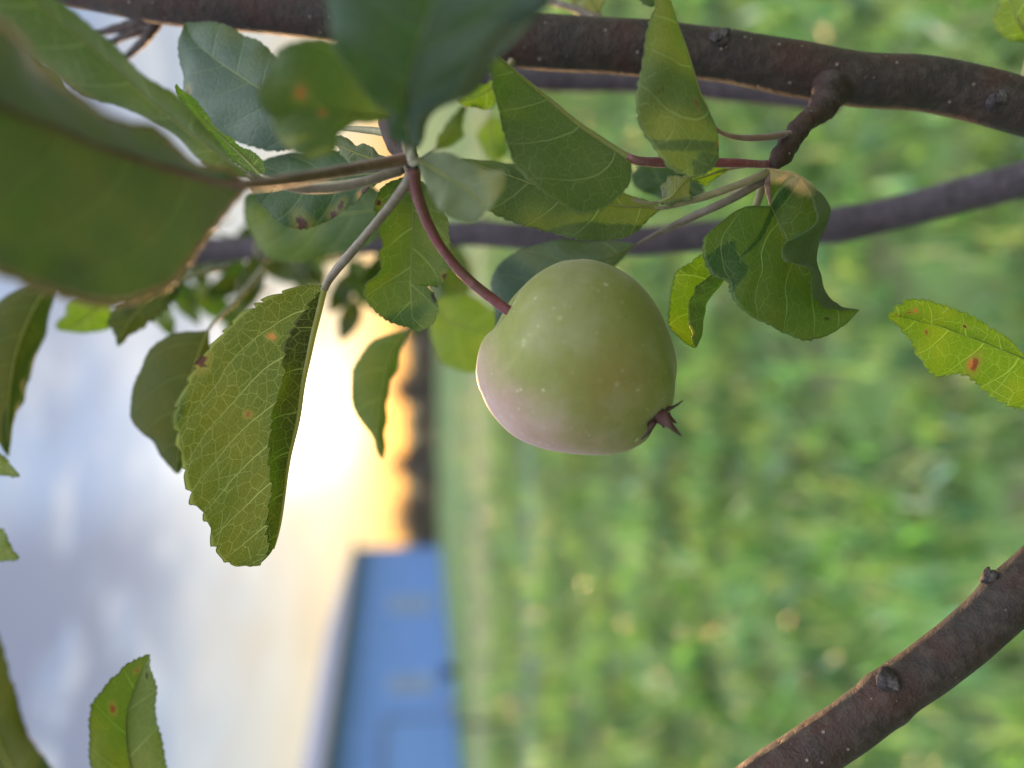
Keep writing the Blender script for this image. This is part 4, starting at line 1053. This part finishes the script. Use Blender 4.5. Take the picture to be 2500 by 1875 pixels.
# grass: many separate blades, one mass
def grass():
    m, T, out = new_mat('grass_blade')
    at = T.n('ShaderNodeAttribute', attribute_name='tint')
    pr = T.n('ShaderNodeBsdfPrincipled'); T.put(pr.inputs['Base Color'], at.outputs['Color']); pr.inputs['Roughness'].default_value = .24
    pr.inputs['Specular IOR Level'].default_value = .5
    tl = T.n('ShaderNodeBsdfTranslucent'); T.put(tl.inputs[0], T.vmath('MULTIPLY', at.outputs['Color'], (1.9, 1.9, .8)))
    mx = T.n('ShaderNodeMixShader'); mx.inputs[0].default_value = .45
    T.put(mx.inputs[1], pr.outputs[0]); T.put(mx.inputs[2], tl.outputs[0]); T.put(out.inputs[0], mx.outputs[0])
    X, Y = [], []
    for (ya, yb, dens, hw) in ((.25, 1.2, 900, 1.4), (1.2, 2.6, 3600, .62), (2.6, 4.5, 1900, .60), (4.5, 8, 750, .60), (8, 18, 160, .60)):
        n = int(dens * (yb - ya) * ((yb + ya) * hw if hw < 1 else 2 * hw))
        y = rng.uniform(ya, yb, n); x = rng.uniform(-1, 1, n) * (y * hw + .35 if hw < 1 else hw)
        X.append(x); Y.append(y)
    x = np.concatenate(X); y = np.concatenate(Y)
    # clump: pull blades towards tuft centres
    cell = np.where(y < 2.4, .08, np.where(y < 4, .12, np.where(y < 7, .18, .3)))
    gx = np.floor(x / cell); gy = np.floor(y / cell)
    hsh = np.modf(np.abs(np.sin(gx * 12.9898 + gy * 78.233) * 43758.5453))[0]
    hs2 = np.modf(np.abs(np.sin(gx * 39.346 + gy * 11.135) * 24634.6345))[0]
    hs3 = np.modf(np.abs(np.sin(gx * 73.156 + gy * 52.235) * 14375.5964))[0]
    cx = (gx + .2 + .6 * hsh) * cell; cy = (gy + .2 + .6 * hs2) * cell
    sx = np.floor((x + .25 * y) / 1.3); sy = np.floor((y + .05 * x) / np.where(y < 3, .10, np.where(y < 6, .16, .30)))
    hs5 = np.modf(np.abs(np.sin(sx * 27.17 + sy * 61.7) * 31415.926))[0]
    pull = rng.uniform(0, .75, len(x)) * (hs3 > .3)
    x = x + (cx - x) * pull; y = y + (cy - y) * pull
    keep = ~(((y > Y1[0]) & (y < Y1[1])) | ((y > Y2[0]) & (y < Y2[1]))) | (rng.uniform(size=len(x)) < .25)
    # thin bare places near the viewer
    bare = np.sin(x * 4.1 + 1) + np.sin(y * 3.3 + x * 2) + np.sin(x * 9 - y * 7)
    keep &= ~((bare > 1.5) & (rng.uniform(size=len(x)) < .75))
    for (bx, by, br) in [(*G(2490, 1235)[:2], .17), (*G(2430, 1720)[:2], .12), (*G(2330, 420)[:2], .12), (*G(2200, 1000)[:2], .10), (*G(2050, 250)[:2], .12)]:
        keep &= ~((np.hypot(x - bx, (y - by)) < br) & (rng.uniform(size=len(x)) < .8))
    x, y, hsh, hs2, hs3, hs5 = x[keep], y[keep], hsh[keep], hs2[keep], hs3[keep], hs5[keep]
    n = len(x)
    far = np.clip((y - 2) / 8, 0, 1)
    h = rng.uniform(.05, .17, n) * (1 + .7 * (hsh - .4)) * (1 + far * .3)
    wd = rng.uniform(.0030, .0085, n) * (1 + far * 3.0)
    broad = rng.uniform(size=n) < .22 * (y < 5)
    wd[broad] *= rng.uniform(2.0, 4.6, broad.sum()); h[broad] *= .7
    az = rng.uniform(0, 6.283, n); la = rng.uniform(0, 6.283, n); ln = rng.uniform(.1, .95, n) * h
    ux, uy = np.cos(az), np.sin(az)
    lx, ly = np.cos(la) * ln, np.sin(la) * ln
    V = np.zeros((n, 7, 3))
    for i, (t, wf) in enumerate(((0, .8), (.4, 1.0), (.75, .7), (1.0, 0))):
        px_ = x + lx * t * t; py_ = y + ly * t * t; pz = h * (t - .25 * t * t * (ln / h))
        if i < 3:
            V[:, 2*i] = np.stack([px_ - ux * wd * wf * .5, py_ - uy * wd * wf * .5, pz], 1)
            V[:, 2*i+1] = np.stack([px_ + ux * wd * wf * .5, py_ + uy * wd * wf * .5, pz], 1)
        else: V[:, 6] = np.stack([px_, py_, pz], 1)
    me = bpy.data.meshes.new('grass')
    b = (np.arange(n) * 7)[:, None]
    loops = np.concatenate([b + np.array([[0, 1, 3, 2]]), b + np.array([[2, 3, 5, 4]]), b + np.array([[4, 5, 6]])], 1)   # n,11
    me.vertices.add(n * 7); me.vertices.foreach_set('co', V.ravel())
    me.loops.add(n * 11); me.loops.foreach_set('vertex_index', loops.ravel().astype(np.int32))
    me.polygons.add(n * 3)
    ls = (np.arange(n) * 11)[:, None] + np.array([[0, 4, 8]])
    me.polygons.foreach_set('loop_start', ls.ravel().astype(np.int32))
    me.update(calc_edges=True); me.validate()
    me.polygons.foreach_set('use_smooth', [True] * len(me.polygons))
    pal = np.array([(.115, .205, .055), (.160, .255, .055), (.090, .175, .085), (.215, .270, .080), (.140, .195, .140), (.42, .34, .21), (.30, .31, .12)])
    patch = np.sin(x * 1.7 + 2 * np.sin(y * .9)) + np.sin(y * 1.3 + 1)
    pid = np.clip((hs3 * 5).astype(int), 0, 4)
    rnd = rng.uniform(size=n)
    pid = np.where((hs5 > .78) & (rnd < .7), 4, pid)
    pid = np.where(rnd < .35, rng.integers(0, 5, n), pid)
    pid = np.where(rnd > .955 - .05 * (patch > .6) - .10 * (y < 2.0), 5, pid); pid = np.where((rnd > .86) & (rnd < .93), 6, pid)
    c = pal[pid] * rng.uniform(.75, 1.25, n)[:, None] * (.46 + 1.06 * hsh)[:, None] * (.72 + .56 * hs5)[:, None] * (1.0 + .22 * (y < 2.6))[:, None] * (1 + np.clip((y - 2.2) / 2, 0, 1) * .20 * np.sin(7.2 * y + .8 * np.sin(1.3 * x) + np.sin(2.1 * y)))[:, None]
    c[broad] *= rng.choice([.5, 1.0, 2.1], broad.sum())[:, None]  # random broad-blade tones; the bright ones paint sky glints into the colour
    c = np.clip(c * np.array([.98, 1.12, 1.22]), 0, .75)
    c4 = np.concatenate([np.repeat(c, 7, 0), np.ones((n * 7, 1))], 1)
    a = me.attributes.new('tint', 'FLOAT_COLOR', 'POINT'); a.data.foreach_set('color', c4.ravel())
    me.materials.append(m)
    o = bpy.data.objects.new('grass', me); COL.objects.link(o)
    tag(o, 'bright green pasture grass with dry straws', 'grass', kind='stuff')
grass()

# ------------------------------------------------------------------ bushes on the skyline
BUSHM, T, out = new_mat('bush_leaves')
rn = T.n('ShaderNodeNewGeometry').outputs['Random Per Island']
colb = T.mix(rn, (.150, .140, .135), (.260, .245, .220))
d1 = T.n('ShaderNodeBsdfDiffuse'); T.put(d1.inputs[0], colb)
t1 = T.n('ShaderNodeBsdfTranslucent'); T.put(t1.inputs[0], T.vmath('MULTIPLY', colb, (1.3, 1.1, .8)))
mx = T.n('ShaderNodeMixShader'); mx.inputs[0].default_value = .55
T.put(mx.inputs[1], d1.outputs[0]); T.put(mx.inputs[2], t1.outputs[0]); T.put(out.inputs[0], mx.outputs[0])
BUSHW = simple_mat('bush_wood', (.07, .05, .04))

def bush(x, y, w, h, label, seed):
    rg = np.random.default_rng(seed)
    root = empty('bush', (x, y, 0)); tag(root, label, 'bush', 'bushes along the far field edge')
    V, F = [], []
    lobes = [(rg.uniform(-.8, .8) * w * .5, rg.uniform(-.5, .5) * w * .3, rg.uniform(.10, .8) * h, rg.uniform(.22, .42) * w) for _ in range(9)]
    lobes += [(k * w * .28, -.3 * w, .12 * h, .30 * w) for k in (-1.4, -.5, .5, 1.4)]
    for (a, b, c, r_) in lobes:
        for _ in range(420):
            d = rg.normal(size=3); d /= np.linalg.norm(d)
            rr = r_ * rg.uniform(.35, 1.25)
            p = np.array([x + a, y + b, c]) + d * rr * np.array([1, .8, min(1.0, (h - c) / r_ + .25)])
            if p[2] < .02 or p[2] > h * 1.25: continue
            if p[2] > h * .66 and rg.uniform() < .70: continue
            t = rg.normal(size=3); t /= np.linalg.norm(t); s_ = np.cross(t, d); s_ /= (np.linalg.norm(s_) + 1e-9)
            L_ = rg.uniform(.05, .11) * (h / 2.2)
            i0 = len(V)
            V += [p - t * L_, p + s_ * L_ * .5, p + t * L_, p - s_ * L_ * .5]; F.append((i0, i0+1, i0+2, i0+3))
    link('foliage', V, F, BUSHM, np.array([x, y, 0.]), root, smooth=False)
    V, F = [], []
    for k in range(5):
        a, b, c, r_ = lobes[k]
        v_, f_ = tube_geo(np.array([(x + a * .15, y + b * .15, 0), (x + a * .6, y + b * .6, c * .5), (x + a, y + b, c)]), [.06, .04, .015], n=10, sides=7)
        o_ = len(V); V += v_; F += [tuple(i + o_ for i in q) for q in f_]
    link('stem', V, F, BUSHW, np.array([x, y, 0.]), root)

bl_ = [(1330, 1.75, 36, 'low grey-green bush beside the gable corner of the blue house'), (1262, 2.25, 37, 'rounded bush with orange light in its top, second from the blue house'),
       (1188, 1.7, 36, 'broad dull bush with the sunset glow over it, third from the blue house'), (1112, 2.45, 38, 'taller dark bush straight under the sunset glow'),
       (1030, 1.8, 37, 'dark bush under the glowing leaf tip'), (952, 2.5, 38, 'dark bush seen beside the orange-rimmed blurred leaf'),
       (870, 1.9, 37, 'dull bush behind the yellow-green leaf at the stalk side of the apple'), (790, 2.4, 38, 'bush mostly hidden behind the fruit stalk'),
       (705, 1.9, 37, 'bush seen dimly past the purple branch'), (620, 2.2, 37, 'bush hidden among the leaf cluster nearest the knot')]
for i, (py, h_, dist, lab) in enumerate(bl_):
    bush((937.5 - py) / FPX * dist, dist, 1.75, h_, lab, 100 + i)

# ------------------------------------------------------------------ the blue house
def house():
    A = G(1072, 1335); B = G(1122, 1840)
    dirv = (B - A); dirv[2] = 0; Lw = np.linalg.norm(dirv); dirv /= Lw
    nrm = np.array([dirv[1], -dirv[0], 0]);
    if np.dot(nrm, CAM - A) < 0: nrm = -nrm
    back = -nrm
    dA = np.dot(A - CAM, FWD)
    # eave height from the photo at the far corner
    v = CX * ((866 - 1250) / FPX) + CY * ((937.5 - 1345) / FPX) + FWD
    s_ = (np.dot(A - CAM, nrm)) / np.dot(v, nrm)
    H = (CAM + v * s_)[2]
    Lw *= 1.5
    Wd = 5.0
    root = empty('house', A); tag(root, 'pale blue house with a grey hipped roof at the edge of the field', 'house')
    blue = simple_mat('blue_siding', (.150, .285, .640), .7, 1.2, .05)
    trim = simple_mat('dark_blue_trim', (.13, .19, .32), .6, 2, .1)
    grey = simple_mat('fascia_grey', (.22, .20, .16), .7, 2, .1)
    roofm = simple_mat('roof_shingle', (.20, .21, .27), .95, 4, .2, **{'Specular IOR Level': .1})
    glass = simple_mat('window_glass', (.20, .27, .40), .6, 2, .1)
    fr = simple_mat('window_frame_paint', (.40, .50, .68), .5, 2, .05)
    def at(a, b, z): return A + dirv * a + back * b + np.array([0, 0, z])
    def box(name, a0, a1, b0, b1, z0, z1, mat, par):
        V = [at(a, b, z) for a in (a0, a1) for b in (b0, b1) for z in (z0, z1)]
        F = [(0, 1, 3, 2), (4, 6, 7, 5), (0, 4, 5, 1), (2, 3, 7, 6), (0, 2, 6, 4), (1, 5, 7, 3)]
        o = link(name, V, F, mat, A, par, smooth=False)
        return o
    # siding with real laps
    V, F = [], []
    n = int(H / .15)
    prof = []
    for i in range(n):
        z = H * i / n; prof += [(z, -.016), (H * (i + 1) / n - .004, 0.0)]
    prof.append((H, 0.0))
    ring = [(0, 0, -1, -1), (Lw, 0, 1, -1), (Lw, Wd, 1, 1), (0, Wd, -1, 1)]
    for (z, o_) in prof:
        for (a, b, sa, sb) in ring: V.append(at(a - sa * o_, b - sb * o_, z))
    for i in range(len(prof) - 1):
        for k in range(4): F.append((i*4 + k, i*4 + (k+1) % 4, (i+1)*4 + (k+1) % 4, (i+1)*4 + k))
    link('wall', V, F, blue, A, root, smooth=False)
    ov, rise = .35, 1.0
    E = [at(-ov, -ov, H + .02), at(Lw + ov, -ov, H + .02), at(Lw + ov, Wd + ov, H + .02), at(-ov, Wd + ov, H + .02)]
    r0, r1 = at(Wd * .5, Wd * .5, H + rise), at(Lw - Wd * .5, Wd * .5, H + rise)
    dn = np.array([0, 0, .06])
    V = E + [r0, r1] + [p - dn for p in E]
    F = [(0, 1, 5, 4), (1, 2, 5), (2, 3, 4, 5), (3, 0, 4), (0, 6, 7, 1), (1, 7, 8, 2), (2, 8, 9, 3), (3, 9, 6, 0), (6, 9, 8, 7)]
    link('roof', V, F, roofm, A, root, smooth=False)
    box('gutter', -ov, Lw + ov, -ov - .10, -ov - .003, H - .12, H + .015, grey, root)
    box('corner_board', -.03, .10, -.05, -.02, .05, H - .02, trim, root)
    def wall_at(px, py):
        v = CX * ((px - 1250) / FPX) + CY * ((937.5 - py) / FPX) + FWD
        s_ = np.dot(A - CAM, nrm) / np.dot(v, nrm); p = CAM + v * s_
        return np.dot(p - A, dirv), p[2]
    for (py0, py1) in ((1466, 1496), (1660, 1694)):
        a0, z1 = wall_at(955, py0); a1, _ = wall_at(955, py1); _, z0 = wall_at(1050, (py0 + py1) / 2)
        if a0 > a1: a0, a1 = a1, a0
        w = link_window = box('window', a0, a1, -.05, -.018, z0, z1, glass, root)
        t = .07
        bm = bmesh.new()
        V, F = [], []
        for (p0, p1, q0, q1) in ((a0 - t, a1 + t, z1, z1 + t), (a0 - t, a1 + t, z0 - t, z0), (a0 - t, a0, z0, z1), (a1, a1 + t, z0, z1), ((a0 + a1) / 2 - .02, (a0 + a1) / 2 + .02, z0 + .002, z1 - .002)):
            i0 = len(V)
            V += [at(a, b, z) for a in (p0, p1) for b in (-.075, -.0185) for z in (q0, q1)]
            F += [tuple(i0 + i for i in f) for f in ((0, 1, 3, 2), (4, 6, 7, 5), (0, 4, 5, 1), (2, 3, 7, 6), (0, 2, 6, 4), (1, 5, 7, 3))]
        fo = link('window_frame', V, F, fr, A, root, smooth=False)
        fo.parent = w; fo.location = (0, 0, 0); bm.free()
    a0, zt = wall_at(900, 1768); a1, _ = wall_at(900, 1990)
    dz = 2.05
    d_ = box('door', min(a0, a1), max(a0, a1), -.045, -.0185, .10, min(H - .15, dz), simple_mat('door_blue', (.15, .29, .64), .45, 2, .05), root)
    V, F = [], []
    lo, hi = min(a0, a1), max(a0, a1); zt = min(H - .15, dz)
    for (p0, p1, q0, q1) in ((lo - .16, lo, .05, zt + .16), (hi, hi + .16, .05, zt + .16), (lo, hi, zt, zt + .16)):
        i0 = len(V)
        V += [at(a, b, z) for a in (p0, p1) for b in (-.08, -.019) for z in (q0, q1)]
        F += [tuple(i0 + i for i in f) for f in ((0, 1, 3, 2), (4, 6, 7, 5), (0, 4, 5, 1), (2, 3, 7, 6), (0, 2, 6, 4), (1, 5, 7, 3))]
    fo = link('door_frame', V, F, trim, A, root, smooth=False); fo.parent = d_; fo.location = (0, 0, 0)
    return A, dirv, nrm, H
hA, hd, hn, hH = house()

def pot(loc, r, h, mat, name, label, cat):
    pr = [(0, 0), (.75, 0), (1.0, .95), (1.1, .95), (1.1, 1.0), (.92, 1.0), (.85, .85), (0, .85)]
    V, F = [], []
    for (a, b) in pr:
        for k in range(20):
            th = 6.2832 * k / 20; V.append((loc[0] + a * r * math.cos(th), loc[1] + a * r * math.sin(th), b * h))
    for i in range(len(pr) - 1):
        for k in range(20):
            k2 = (k + 1) % 20; F.append((i*20 + k, i*20 + k2, (i+1)*20 + k2, (i+1)*20 + k))
    o = link(name, V, F, mat, np.array([loc[0], loc[1], 0.])); tag(o, label, cat)
    path = np.array([(loc[0] - r * 1.05, loc[1], h * .95), (loc[0] - r * .7, loc[1], h * 1.28), (loc[0], loc[1], h * 1.4), (loc[0] + r * .7, loc[1], h * 1.28), (loc[0] + r * 1.05, loc[1], h * .95)])
    v_, f_ = tube_geo(path, [.012, .012], n=16, sides=6); link('handle', v_, f_, mat, np.array([loc[0], loc[1], 0.]), o)
p_ = G(1112, 1640); pot(p_, .20, .34, simple_mat('black_plastic', (.02, .02, .022), .5), 'bucket', 'black bucket on the grass at the foot of the blue house wall', 'bucket')
p_ = G(1116, 1718); pot(p_, .14, .20, simple_mat('pale_plastic', (.42, .42, .38), .6), 'bucket', 'pale small bucket beside the black one by the blue house', 'bucket')
b0 = G(1242, 1766)
V, F = tube_geo(np.array([(b0[0], b0[1], 0), (b0[0] + .01, b0[1], .35), (b0[0] + .02, b0[1], .74)]), [.05, .047, .045], n=14, sides=12, lump=.05, seed=2)
tag(link('fence_post', V, F, simple_mat('old_timber', (.06, .055, .05), .9, 12), b0), 'short dark wooden post standing in the grass in front of the blue house', 'post')
